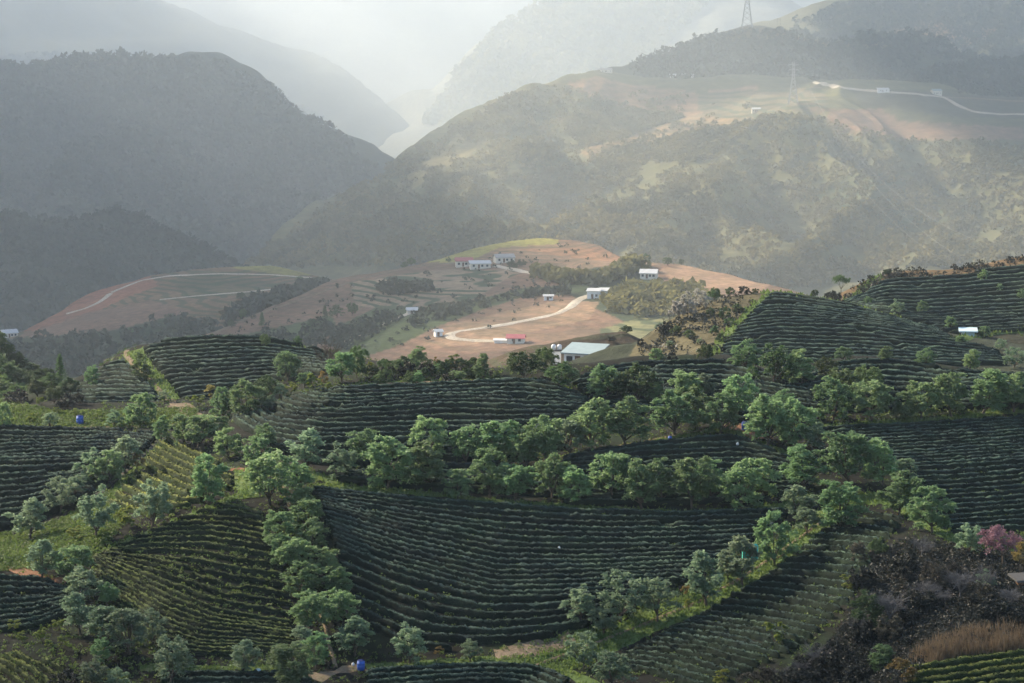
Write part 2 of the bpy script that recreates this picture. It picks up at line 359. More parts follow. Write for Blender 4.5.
C1 = Sheet([(150,348,770),(200,334,800),(270,308,850),(340,283,900),(420,266,930),(480,247,960),(545,238,980),(600,244,980),(640,262,960),(690,268,900),(760,288,850),(820,305,840),
 (300,345,760),(350,335,740),(420,318,760),(450,352,690),(350,365,690),(520,350,690),(600,345,690),(700,345,690),(480,300,800),(560,300,800),(620,292,820),(420,290,850),(500,275,880),(580,265,900),(660,310,760),(700,310,760),(560,325,740),(230,365,700)],
 front=[(100,690),(800,690)], back=[(100,770),(200,801),(340,901),(480,961),(545,981),(600,981),(690,905),(760,855),(850,845)], prange=(160, 810), yrange=(560, 1150), amp=3.0, freq=0.02, far=1.3, seed=11).build(420, 240)
C0 = Sheet([(-60,352,1000),(20,331,1020),(85,296,1080),(150,277,1120),(200,268,1140),(270,266,1150),(310,277,1120),(360,290,1100),(0,350,950),(100,345,930),(200,325,960),(150,345,900),(250,305,1000),(100,320,1000),(0,380,850),(100,380,850),(200,370,850),(60,365,870)],
 front=[(-100,840),(400,840)], back=[(-100,1005),(20,1022),(85,1082),(150,1122),(270,1152),(400,1102)], prange=(-70, 370), yrange=(760, 1300), amp=3.0, freq=0.018, far=1.3, seed=12, sslope=(.06, .4)).build(400, 160, 300)
D = Sheet([(200,285,1300),(300,285,1250),(450,275,1250),(600,275,1200),(700,300,1150),(850,305,1150),(1000,300,1150),(1100,300,1150),
 (240,263,1400),(300,228,1500),(350,192,1620),(400,157,1740),(450,127,1850),(510,96,1960),(560,82,2040),(600,73,2100),
 (450,180,1680),(400,210,1540),(520,140,1850),(330,245,1400),(600,118,1960),
 (690,118,1930),(640,138,1830),(590,148,1770),(540,168,1680),(480,203,1530),(420,243,1370),
 (640,185,1700),(600,215,1600),(560,240,1480),(820,105,1850),(760,130,1720),(720,155,1620),(690,185,1510),(660,215,1410),(640,240,1330),
 (800,170,1650),(850,200,1560),(800,240,1380),(900,230,1480),(1000,200,1600),(625,82,2080),(700,85,2080),(780,92,2050),(850,95,2000),(900,95,1960),(960,110,1900),(1024,117,1880),(1100,117,1880),
 (900,150,1760),(1000,150,1760),(1024,240,1400),(950,270,1280)],
 front=[(200,1150),(1100,1140)], back=[(200,1350),(300,1510),(400,1750),(510,1970),(600,2110),(800,2110),(900,2010),(1100,1930)], prange=(205, 1090), yrange=(1000, 2500), amp=20.0, freq=0.0065, octs=5, ridge=75, rl=0.4, far=1.7, seed=13, sslope=(.4, .06)).build(600, 300, 300)
D2 = Sheet([(625,70,2180),(640,58,2200),(680,48,2220),(710,36,2240),(745,27,2260),(790,30,2260),(830,42,2240),(848,47,2220),(870,40,2220),(920,42,2200),(960,60,2200),(620,82,2120),(750,87,2120),(850,90,2120),(920,97,2100)],
 front=[(600,2110),(1000,2090)], back=[(600,2180),(680,2222),(745,2262),(830,2242),(1000,2202)], prange=(622, 960), yrange=(1980, 2600), amp=5, freq=0.02, ridge=10, far=1.7, seed=14).build(240, 90)
D3 = Sheet([(870,92,2020),(900,75,2060),(950,66,2080),(1024,52,2100),(1100,46,2100),(880,100,1980),(960,104,1960),(1024,112,1950),(1100,112,1950)],
 front=[(800,1945),(1100,1945)], back=[(800,2020),(900,2062),(1100,2102)], prange=(868, 1090), yrange=(1850, 2400), amp=5, freq=0.02, ridge=10, far=1.7, seed=15, sslope=(.4, .06)).build(300, 80, 300)
D4 = Sheet([(760,38,2660),(780,26,2700),(800,15,2750),(840,-2,2800),(900,-20,2850),(1000,-40,2880),(1100,-60,2900),(780,70,2500),(900,60,2500),(1100,70,2450),(920,10,2700)],
 front=[(700,2440),(1100,2440)], back=[(700,2660),(800,2752),(900,2852),(1100,2902)], prange=(765, 1090), yrange=(2250, 3400), amp=22, freq=0.006, ridge=25, far=1.7, seed=16, sslope=(.4, .06)).build(300, 110, 300)
E3 = Sheet([(-60,213,1350),(0,218,1380),(60,228,1400),(90,217,1420),(120,215,1420),(160,228,1400),(200,245,1380),(240,265,1350),(290,290,1300),(-60,350,1150),(100,340,1150),(200,320,1200),(30,270,1290),(100,265,1310)],
 front=[(-100,1140),(400,1140)], back=[(-100,1355),(120,1425),(300,1305)], prange=(-70, 270), yrange=(1000, 1700), amp=9, freq=0.012, ridge=18, far=1.6, seed=17, sslope=(.06, .4)).build(320, 110, 300)
E2 = Sheet([(-60,62,2300),(0,58,2350),(50,53,2380),(110,62,2400),(170,68,2400),(215,62,2420),(260,80,2450),(310,110,2420),(350,150,2350),(390,190,2250),(430,225,2200),(480,260,2150),
 (-60,250,1700),(100,260,1700),(250,280,1700),(400,290,1700),(110,120,2130),(130,180,1930),(190,150,2220),(250,180,2130),(50,150,2100),(200,220,1950),(310,170,2200),(60,200,1850),(320,230,1950)],
 front=[(-100,1690),(500,1690)], back=[(-100,2305),(50,2385),(215,2425),(260,2455),(350,2360),(500,2160)], prange=(-70, 460), yrange=(1500, 3000), amp=38, freq=0.0065, octs=5, ridge=110, rl=0.5, far=1.6, seed=18, sslope=(.06, .4)).build(400, 180, 300)
E1 = Sheet([(-60,-40,3200),(100,-20,3300),(200,5,3400),(260,25,3400),(310,55,3350),(360,95,3250),(420,135,3100),(450,155,3000),(520,200,2900),(0,200,2600),(300,220,2600),(520,260,2600),(200,100,3000),(330,140,2950)],
 front=[(-100,2590),(600,2590)], back=[(-100,3210),(200,3405),(310,3355),(420,3105),(600,2905)], prange=(-70, 500), yrange=(2300, 4200), amp=35, freq=0.005, octs=5, ridge=50, far=2.15, seed=19, sslope=(.06, .4)).build(350, 150, 300)
F1 = Sheet([(440,110,4000),(470,72,4050),(485,46,4100),(500,31,4150),(530,12,4200),(570,-8,4250),(640,-20,4300),(760,-10,4300),(420,190,3500),(500,150,3600),(600,130,3600),(760,120,3600),(560,70,3900)],
 front=[(300,3490),(900,3490)], back=[(300,4000),(485,4110),(570,4260),(900,4310)], prange=(432, 760), yrange=(3200, 5000), amp=40, freq=0.005, octs=5, ridge=50, far=1.7, seed=20).build(180, 110)
FW = Sheet([(-100,-70,5500),(200,-65,5500),(400,-60,5600),(500,-50,5600),(700,-55,5600),(900,-60,5600),(1100,-65,5600),(0,150,4400),(500,150,4400),(1000,150,4400),(300,40,5000),(700,40,5000)],
 front=[(-200,4390),(1300,4390)], back=[(-200,5500),(1300,5610)], prange=(-150, 1180), yrange=(4000, 6500), amp=45, freq=0.002, octs=6, far=1.7, seed=21, sslope=(.05, .05)).build(340, 140, 300)
NEAR = [A, K, W, R1, R2, CONE]
ALL = [A, K, W, R1, R2, CONE, C1, C0, D, D2, D3, D4, E3, E2, E1, F1, FW]
# ------------------------------------------------------------------ land cover
SOILRED = (0.165, 0.104, 0.074); ORANGE = (0.225, 0.15, 0.10); DRY = (0.16, 0.13, 0.065); GREEN = (0.060, 0.080, 0.035); DKGREEN = (0.036, 0.050, 0.028)
CROP = (0.22, 0.165, 0.115); YGRASS = (0.24, 0.22, 0.07); BROWN = (0.11, 0.08, 0.05); TEA = (0.045, 0.058, 0.036)
def paint(sheet, base, polys, jitter=3.0):
    px, py = to_px(sheet.cc, sheet.Yg, sheet.tab)
    wx = sheet.cc * sheet.Yg; s = 18.0 / sheet.Yg.mean()
    px = px + jitter * fbm(wx * s, sheet.Yg * s, 77, 3); py = py + jitter * 0.6 * fbm(wx * s + 50, sheet.Yg * s, 78, 3)
    cov = np.zeros(sheet.tab.shape + (4,)); cov[...] = (*base[:3], base[3] if len(base) > 3 else 0.0)
    for poly, colr, al in polys:
        m = in_poly(px, py, poly); cov[m] = (*colr, al)
    return cov
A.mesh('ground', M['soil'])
cov = paint(K, (*TEA, 0), [([(60,413),(180,413),(150,376),(125,352),(90,375)], (0.05,0.045,0.032), 0)])
K.mesh('tea_knoll', M['soil'])
W.mesh('wooded_hill', M['far_ground'])
cov = paint(R1, (0.030,0.036,0.024,0), [([(600,400),(640,340),(700,295),(765,290),(745,318),(715,370)], (0.085,0.075,0.045), 0), ([(760,297),(772,290),(860,304),(900,322),(850,316),(800,303)], (0.085,0.10,0.035), 0)])
R1.mesh('right_hill', M['cover_mid'], cov)
cov = paint(R2, (0.035,0.035,0.024,0), [([(820,310),(850,285),(880,262),(1100,240),(1100,256),(1024,268),(960,276),(885,280),(860,300)], (0.12,0.085,0.05), 0)])
R2.mesh('far_right_hill', M['cover_mid'], cov)
CONE.mesh('cone_hill', M['cover_mid'], paint(CONE, (0.060,0.046,0.032,0.35), []))
cov = paint(C1, (*SOILRED, 0.2), [
 ([(380,262),(420,255),(480,240),(560,232),(560,245),(500,256),(450,264)], YGRASS, 0),
 ([(470,262),(500,248),(560,244),(610,240),(660,262),(640,270),(560,276)], ORANGE, 0.3),
 ([(590,268),(640,262),(660,280),(700,290),(720,320),(640,330),(600,310),(560,290)], DKGREEN, 0),
 ([(350,283),(440,270),(500,268),(520,272),(470,300),(400,310),(355,305)], CROP, 1.0),
 ([(520,250),(640,245),(660,258),(620,262),(560,256)], (0.27,0.15,0.09), 0.3),
 ([(330,330),(380,305),(440,308),(520,288),(600,283),(600,290),(520,297),(450,322),(400,345),(340,365)], GREEN, 0),
 ([(420,345),(450,325),(560,300),(600,302),(590,320),(520,335),(470,345)], ORANGE, 0.25),
 ([(180,360),(220,340),(330,315),(340,330),(300,352),(220,370)], GREEN, 0),
 ([(660,268),(700,262),(770,284),(760,292),(700,286),(670,280)], (0.28,0.18,0.12), 0.2),
 ([(600,330),(640,318),(700,320),(700,350),(600,350)], (0.16,0.16,0.08), 0.8)])
C1.mesh('red_hill', M['cover_mid'], cov)
cov = paint(C0, (0.15,0.10,0.062, 0.7), [
 ([(20,331),(85,293),(150,273),(160,285),(120,300),(60,330)], (0.22,0.10,0.065), 0),
 ([(20,335),(90,312),(150,300),(190,312),(120,330),(60,336)], SOILRED, 0),
 ([(-100,345),(60,335),(120,330),(170,315),(230,330),(200,400),(-100,400)], DKGREEN, 0.3),
 ([(170,280),(210,270),(280,285),(250,295),(190,298)], (0.10,0.085,0.05), 0.9),
 ([(230,268),(270,260),(320,275),(290,276)], YGRASS, 0)])
C0.mesh('left_red_hill', M['cover_mid'], cov)
cov = paint(D, (0.095, 0.091, 0.042, 0.35), [
 ([(600,75),(640,85),(700,92),(760,84),(760,100),(700,118),(640,112),(590,95),(560,85)], (0.20,0.125,0.075), 0.3),
 ([(580,150),(640,132),(700,112),(770,108),(760,122),(690,135),(640,148),(590,160)], (0.20,0.135,0.07), 0.5),
 ([(700,92),(820,88),(830,105),(740,122),(700,110)], (0.12,0.10,0.06), 1.0),
 ([(810,110),(880,108),(900,122),(1024,128),(1024,142),(900,140),(840,130)], (0.19,0.12,0.08), 0.2),
 ([(500,95),(560,80),(580,90),(520,125),(460,160),(400,195),(360,215),(400,180),(450,140)], (0.14,0.12,0.055), 0.0),
 ([(850,90),(1100,100),(1100,120),(960,118),(860,105)], (0.06,0.06,0.04), 0),
 ([(780,190),(880,170),(1000,210),(900,230)], (0.075,0.08,0.045), 1.0),
 ([(650,240),(690,185),(760,130),(830,110),(830,130),(770,180),(720,230)], (0.13,0.12,0.05), 0)], 6)
D.mesh('right_mountain', M['cover_far'], cov)
D2.mesh('cliff_hill', M['cover_far'], paint(D2, (0.055,0.06,0.036, 0.1), [([(700,40),(745,24),(850,44),(870,38),(900,45),(850,52),(800,40)], (0.15,0.12,0.055), 0)]))
D3.mesh('dark_shoulder_hill', M['cover_far'], paint(D3, (0.055,0.06,0.034, 0.2), []))
D4.mesh('upper_right_mountain', M['cover_far'], paint(D4, (0.09,0.085,0.045, 0.2), [([(860,40),(940,18),(1000,30),(960,50),(880,52)], (0.24,0.15,0.075), 0)]))
E3.mesh('wooded_spur', M['cover_far'], paint(E3, (0.042,0.05,0.036, 0), []))
E2.mesh('left_mountain', M['cover_far'], paint(E2, (0.038,0.046,0.034, 0), [([(0,50),(100,55),(120,66),(60,66)], DRY, 0)]))
E1.mesh('far_left_mountain', M['cover_far'], paint(E1, (0.055,0.058,0.036, 0), []))
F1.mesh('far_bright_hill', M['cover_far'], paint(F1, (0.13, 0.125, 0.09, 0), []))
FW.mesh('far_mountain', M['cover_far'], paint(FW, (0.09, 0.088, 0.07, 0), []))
me = mesh_np('valley_floor', [(-4200, -150, -261), (4200, -150, -261), (4200, 11200, -261), (-4200, 11200, -261)], [(0, 1, 2, 3)], M['far_ground'])
tag(link('valley_floor', me), kind='structure')
# ------------------------------------------------------------------ polyline helpers
def resample(P, n):
    P = np.asarray(P, float); d = np.r_[0, np.cumsum(np.linalg.norm(np.diff(P, axis=0), axis=1))]
    t = np.linspace(0, d[-1], n); return np.stack([np.interp(t, d, P[:, i]) for i in range(P.shape[1])], 1)
def smoothline(P, n):
    Q = resample(P, n)
    for _ in range(3):
        Q[1:-1] = (Q[:-2] + 2 * Q[1:-1] + Q[2:]) / 4
    return Q
# ------------------------------------------------------------------ tea hedges: every row a thing of its own
def hedge_mesh(P, hw, ht, seed, mat, step):
    n = len(P)
    T = np.gradient(P, axis=0); T[:, 2] = 0; T /= np.linalg.norm(T, axis=1)[:, None] + 1e-9
    N = np.stack([-T[:, 1], T[:, 0], np.zeros(n)], 1)
    prof = np.array([(-0.85, -0.75), (-1.0, 0.25), (-0.78, 0.78), (-0.3, 1.0), (0.3, 1.0), (0.78, 0.78), (1.0, 0.25), (0.85, -0.75)])
    m = len(prof); rg = np.random.default_rng(seed)
    along = np.arange(n) * step
    wv = 1 + 0.25 * fbm(along / 2.2, np.full(n, seed * 3.7), seed, 2)
    hv = 1 + 0.18 * fbm(along / 1.6, np.full(n, seed * 1.9), seed + 5, 3)
    end = np.clip(np.minimum(np.arange(n), np.arange(n)[::-1]) / 1.5, 0.25, 1)
    gap = fbm(along / 5.0, np.full(n, seed * 0.7), seed + 9, 2)            # thin places in the row
    hv = hv * np.where(gap < -0.5, 0.45, 1.0)
    V = np.zeros((n, m, 3))
    for j in range(m):
        jo = rg.normal(0, 0.045, (n, 2)) * (1 + 0.4 * (prof[j, 1] > 0.5))
        off = prof[j, 0] * hw * wv * end + jo[:, 0]
        up = np.where(prof[j, 1] > 0, prof[j, 1] * ht * hv * (0.5 + 0.5 * end) + jo[:, 1], prof[j, 1] * ht)
        V[:, j] = P + N * off[:, None]; V[:, j, 2] += up
    F = []
    idx = np.arange(n * m).reshape(n, m)
    F = np.stack([idx[:-1, :-1], idx[1:, :-1], idx[1:, 1:], idx[:-1, 1:]], -1).reshape(-1, 4)
    caps = np.array([[0, 1, 6, 7], [1, 2, 5, 6], [2, 3, 4, 5]])
    F = np.concatenate([F, idx[0][caps], idx[-1][caps[:, ::-1]]])
    # loose leaf sprays over the clipped surface
    q = max(1, int(n * 5)); ii = rg.integers(0, n - 1, q); a = rg.random(q)[:, None]
    jj = rg.integers(2, m - 3, q)
    C = (V[ii, jj] * (1 - a) + V[ii + 1, jj] * a); b = rg.random(q)[:, None]
    C = C * (1 - b) + (V[ii, jj + 1] * (1 - a) + V[ii + 1, jj + 1] * a) * b
    C[:, 2] += rg.uniform(-0.03, 0.05, q)
    Lq = leaf_quads(C, rg, rg.uniform(0.07, 0.14, q) * (0.8 + step), up=0.9)
    base = n * m
    Vall = np.concatenate([V.reshape(-1, 3), Lq]); LF = np.arange(len(Lq)).reshape(-1, 4) + base
    return mesh_np('tea_row', Vall, np.concatenate([F[:, ::-1], LF]), mat)
def leaf_quads(C, rg, size, up=0.4, aspect=0.55, axis=None):
    """one small four-cornered leaf at every point"""
    q = len(C); nrm = rg.normal(0, 1, (q, 3)); nrm[:, 2] += up * 1.6; nrm /= np.linalg.norm(nrm, axis=1)[:, None]
    t = rg.normal(0, 1, (q, 3)) if axis is None else axis + rg.normal(0, 0.35, (q, 3))
    t -= nrm * (t * nrm).sum(1)[:, None]; t /= np.linalg.norm(t, axis=1)[:, None] + 1e-9
    b = np.cross(nrm, t); s = np.asarray(size)[:, None] if np.ndim(size) else size
    return np.stack([C - t * s, C + b * s * aspect, C + t * s, C - b * s * aspect], 1).reshape(-1, 3)
N_ROWS = 0
def tea_field(where, group, guides, poly, n, sheets, mat='tea', hw=0.44, ht=0.55, step=0.24, desc='clipped tea hedge row', minlen=3.0, wob=0.5, thin=1.0):
    """guides: [(t, pixel polyline)]; rows run between them over the terrain, trimmed to the field's outline"""
    global N_ROWS
    ts = np.array([g[0] for g in guides]); Gs = np.stack([smoothline(g[1], 60) for g in guides])
    segs = []
    for k in range(n):
        t = (k + 0.5) / n
        j = int(np.clip(np.searchsorted(ts, t) - 1, 0, len(ts) - 2)); a = (t - ts[j]) / (ts[j + 1] - ts[j])
        L = Gs[j] * (1 - a) + Gs[j + 1] * a
        L = resample(L, 160)
        L[:, 1] += wob * 2 * fbm(L[:, 0] / 60, np.full(len(L), k * 0.35), 31, 3)
        ins = in_poly(L[:, 0], L[:, 1], poly)
        runs = []; s0 = None
        for i, v in enumerate(ins):
            if v and s0 is None: s0 = i
            if (not v or i == len(ins) - 1) and s0 is not None:
                if i - s0 > 5: runs.append((s0, i))
                s0 = None
        for (i0, i1) in runs:
            x, y, z = hit(L[i0:i1, 0], L[i0:i1, 1], sheets)
            P = np.stack([x, y], 1)
            if np.abs(np.diff(y)).max() > 14: continue
            for _ in range(2): P[1:-1] = (P[:-2] + 2 * P[1:-1] + P[2:]) / 4
            ln = np.linalg.norm(np.diff(P, axis=0), axis=1).sum()
            if ln < minlen: continue
            P = resample(P, max(6, int(ln / step)))
            zz = height(P[:, 0], P[:, 1], sheets)
            segs.append((L[(i0 + i1) // 2, 1], np.c_[P, zz]))
    segs.sort(key=lambda s: s[0])
    gaps = [np.linalg.norm(b[1] - a[1][len(a[1]) // 2], axis=1).min() for a, b in zip(segs[:-1], segs[1:])]
    sp = float(np.median(gaps)) if gaps else 1.4
    hw = min(max(0.195 * sp, 0.14), 0.45); ht = min(max(0.46 * sp, 0.3), 0.75)
    hw *= thin
    for i, (_, P) in enumerate(segs):
        N_ROWS += 1
        o_ = P.mean(0)
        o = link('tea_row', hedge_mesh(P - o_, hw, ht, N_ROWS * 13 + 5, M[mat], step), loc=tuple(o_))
        tag(o, f"{desc}, {ORD[i + 1]} from the top {where}", 'tea hedge', group)
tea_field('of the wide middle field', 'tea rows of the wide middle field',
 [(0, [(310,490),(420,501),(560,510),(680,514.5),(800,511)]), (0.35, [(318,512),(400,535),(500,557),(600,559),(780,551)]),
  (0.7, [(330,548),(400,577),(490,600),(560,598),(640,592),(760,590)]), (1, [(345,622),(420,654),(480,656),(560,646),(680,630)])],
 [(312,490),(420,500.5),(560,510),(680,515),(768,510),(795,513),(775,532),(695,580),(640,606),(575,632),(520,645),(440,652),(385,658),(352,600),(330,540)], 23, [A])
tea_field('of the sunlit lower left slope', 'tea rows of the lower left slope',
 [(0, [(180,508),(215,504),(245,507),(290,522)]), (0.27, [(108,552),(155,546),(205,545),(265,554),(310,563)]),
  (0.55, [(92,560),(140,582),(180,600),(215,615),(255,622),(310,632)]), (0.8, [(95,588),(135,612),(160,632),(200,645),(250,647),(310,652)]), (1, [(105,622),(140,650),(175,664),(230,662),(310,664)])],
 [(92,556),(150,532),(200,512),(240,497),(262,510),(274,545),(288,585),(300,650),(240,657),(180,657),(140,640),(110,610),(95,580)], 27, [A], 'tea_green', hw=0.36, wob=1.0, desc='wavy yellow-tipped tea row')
tea_field('of the dark far left field', 'tea rows of the dark far left field',
 [(0, [(-85,431),(60,431),(130,433),(170,437)]), (0.5, [(-85,472),(40,468),(80,466),(105,463),(150,470)]), (1, [(-85,548),(20,530),(60,512),(110,500)])],
 [(-85,430),(150,432),(158,440),(138,462),(110,485),(75,508),(30,528),(-85,545)], 20, [A], wob=1.2, desc='dark tea row')
tea_field('of the strip between path and verge', 'tea rows between the left path and the grass verge',
 [(0, [(165,436),(190,450),(220,462),(250,470)]), (0.5, [(132,460),(165,480),(195,492),(235,496)]), (1, [(95,503),(130,515),(165,522),(200,512)])],
 [(162,440),(200,447),(235,480),(235,490),(180,512),(130,528),(105,530),(108,505),(132,477)], 11, [A], 'tea_bright', hw=0.40, desc='slanting pale tea row')
tea_field('of the black lower left plot', 'tea rows of the black lower left plot',
 [(0, [(-85,578),(30,579),(80,588)]), (1, [(-85,640),(30,633),(80,612)])],
 [(-85,578),(40,578),(75,595),(72,622),(30,632),(-85,642)], 10, [A], desc='dark tea row')
tea_field('of the bright lower left corner', 'tea rows of the bright lower left corner',
 [(0, [(28,652),(60,666),(95,690)]), (1, [(-40,664),(-18,680),(0,700)])],
 [(-30,652),(26,655),(60,668),(88,690),(-30,700)], 7, [A], 'tea_bright', desc='bright green tea row', minlen=1.5)
tea_field('of the grey bottom plots', 'tea rows of the grey bottom plots',
 [(0, [(150,675),(260,676),(370,674),(430,671),(490,668),(565,676)]), (1, [(150,694),(260,693),(370,692),(430,689),(490,687),(565,694)])],
 [(160,674),(270,676),(300,678),(330,692),(160,696)], 3, [A], desc='grey tea row', minlen=1.5)
tea_field('of the curved plot at the bottom middle', 'tea rows of the curved bottom plot',
 [(0, [(365,674),(430,670),(490,667),(540,670),(575,684)]), (1, [(365,696),(430,690),(490,687),(520,689),(545,698)])],
 [(365,672),(430,669),(490,666),(545,669),(580,692),(365,697)], 4, [A], desc='curved grey tea row', minlen=1.5)
tea_field('of the slope under the grass strip', 'tea rows of the slope under the grass strip',
 [(0, [(815,510),(860,512),(915,522)]), (0.3, [(745,565),(820,566),(880,570)]), (0.6, [(655,619),(720,620),(790,630),(850,645)]), (1, [(555,666),(640,674),(700,692)])],
 [(840,513),(870,506),(900,515),(905,525),(884,545),(868,575),(850,605),(822,632),(800,650),(760,668),(735,692),(560,692),(600,668),(645,645),(705,614),(768,575),(810,543)], 30, [A], desc='dark tea row', thin=0.72)
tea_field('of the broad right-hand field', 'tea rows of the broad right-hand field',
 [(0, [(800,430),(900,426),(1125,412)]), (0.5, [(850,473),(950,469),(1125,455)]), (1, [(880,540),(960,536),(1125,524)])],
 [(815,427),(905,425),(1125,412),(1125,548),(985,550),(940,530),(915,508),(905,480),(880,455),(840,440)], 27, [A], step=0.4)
tea_field('of the upper middle field', 'tea rows of the upper middle field',
 [(0, [(330,391),(345,391),(450,386),(535,382),(600,396)]), (0.4, [(270,402),(295,413),(340,415),(450,408),(600,412)]), (0.8, [(228,417),(250,436),(310,445),(450,445),(600,440)]), (1, [(222,425),(245,450),(310,468),(450,475),(600,470)])],
 [(228,420),(262,407),(300,397),(345,389),(450,385),(532,381),(560,388),(590,401),(600,430),(560,452),(500,470),(330,473),(270,450)], 16, [A], step=0.35)
tea_field('below the slanting path', 'tea rows below the slanting path',
 [(0, [(556,457),(650,441),(722,430),(800,456)]), (0.2, [(540,462),(650,451),(740,446),(815,463)]), (1, [(540,506),(660,507),(830,502)])],
 [(562,459),(650,444),(722,433),(745,440),(800,464),(812,490),(790,500),(680,508),(560,504)], 13, [A], step=0.35)
tea_field('behind the front tree line', 'tea rows behind the front tree line',
 [(0, [(325,470),(450,474),(570,470)]), (1, [(325,482),(450,494),(570,500)])],
 [(340,473),(500,473),(560,466),(560,500),(420,491),(335,482)], 4, [A], step=0.4)
tea_field('of the upper right terrace', 'tea rows of the upper right terrace',
 [(0, [(570,374),(640,364.5),(720,362),(800,380)]), (1, [(570,432),(640,416),(700,421),(840,432)])],
 [(572,386),(590,373),(640,364.5),(730,362),(775,379),(828,399),(830,412),(740,425),(640,430),(600,412)], 12, [A], step=0.35)
tea_field('behind the right-hand trees', 'tea rows behind the right-hand trees',
 [(0, [(780,379),(850,362),(890,361),(960,372),(1125,386)]), (1, [(780,416),(880,413),(960,411),(1125,408)])],
 [(786,384),(850,362),(890,362),(950,373),(1125,387),(1125,407),(940,413),(832,417)], 9, [A], step=0.4)
tea_field('on the round left knoll', 'tea rows on the round left knoll',
 [(0, [(130,348),(165,341),(210,338.5),(260,339.5),(320,349)]), (0.5, [(150,373),(210,371),(270,367),(340,372)]), (1, [(170,410),(220,404),(260,398),(340,392)])],
 [(142,352),(165,342),(210,339),(255,340),(300,347),(350,357),(340,372),(300,380),(235,390),(215,408),(187,410),(168,385)], 16, [K], step=0.45, hw=0.5)
tea_field('on the left flank of the knoll', 'tea rows on the left flank of the knoll',
 [(0, [(100,368),(125,362),(160,372)]), (1, [(50,412),(110,412),(180,410)])],
 [(58,405),(90,380),(118,356),(122,362),(146,382),(168,407),(120,412),(70,412)], 12, [K], step=0.45, hw=0.5)
tea_field('on the nearer right hill', 'tea rows on the nearer right hill',
 [(0, [(725,312),(770,295),(800,297.5),(850,307),(960,334)]), (0.5, [(700,335),(780,325),(860,328),(1000,346)]), (1, [(690,368),(780,366),(860,366),(1010,368)])],
 [(715,362),(722,345),(747,318),(770,295),(800,297),(850,307),(940,332),(960,343),(1000,353),(1010,366),(715,367)], 20, [R1], step=0.6, hw=0.5, desc='hazy tea row')
tea_field('on the farther right hill', 'tea rows on the farther right hill',
 [(0, [(835,303),(880,278),(960,272),(1125,258)]), (0.6, [(850,309),(920,317),(1125,305)]), (1, [(920,336),(980,335),(1125,328)])],
 [(842,304),(862,297),(886,279),(960,275),(1024,266),(1125,258),(1125,330),(960,338),(935,330)], 18, [R2], step=0.6, hw=0.5, desc='hazy tea row')
print('tea rows', N_ROWS)
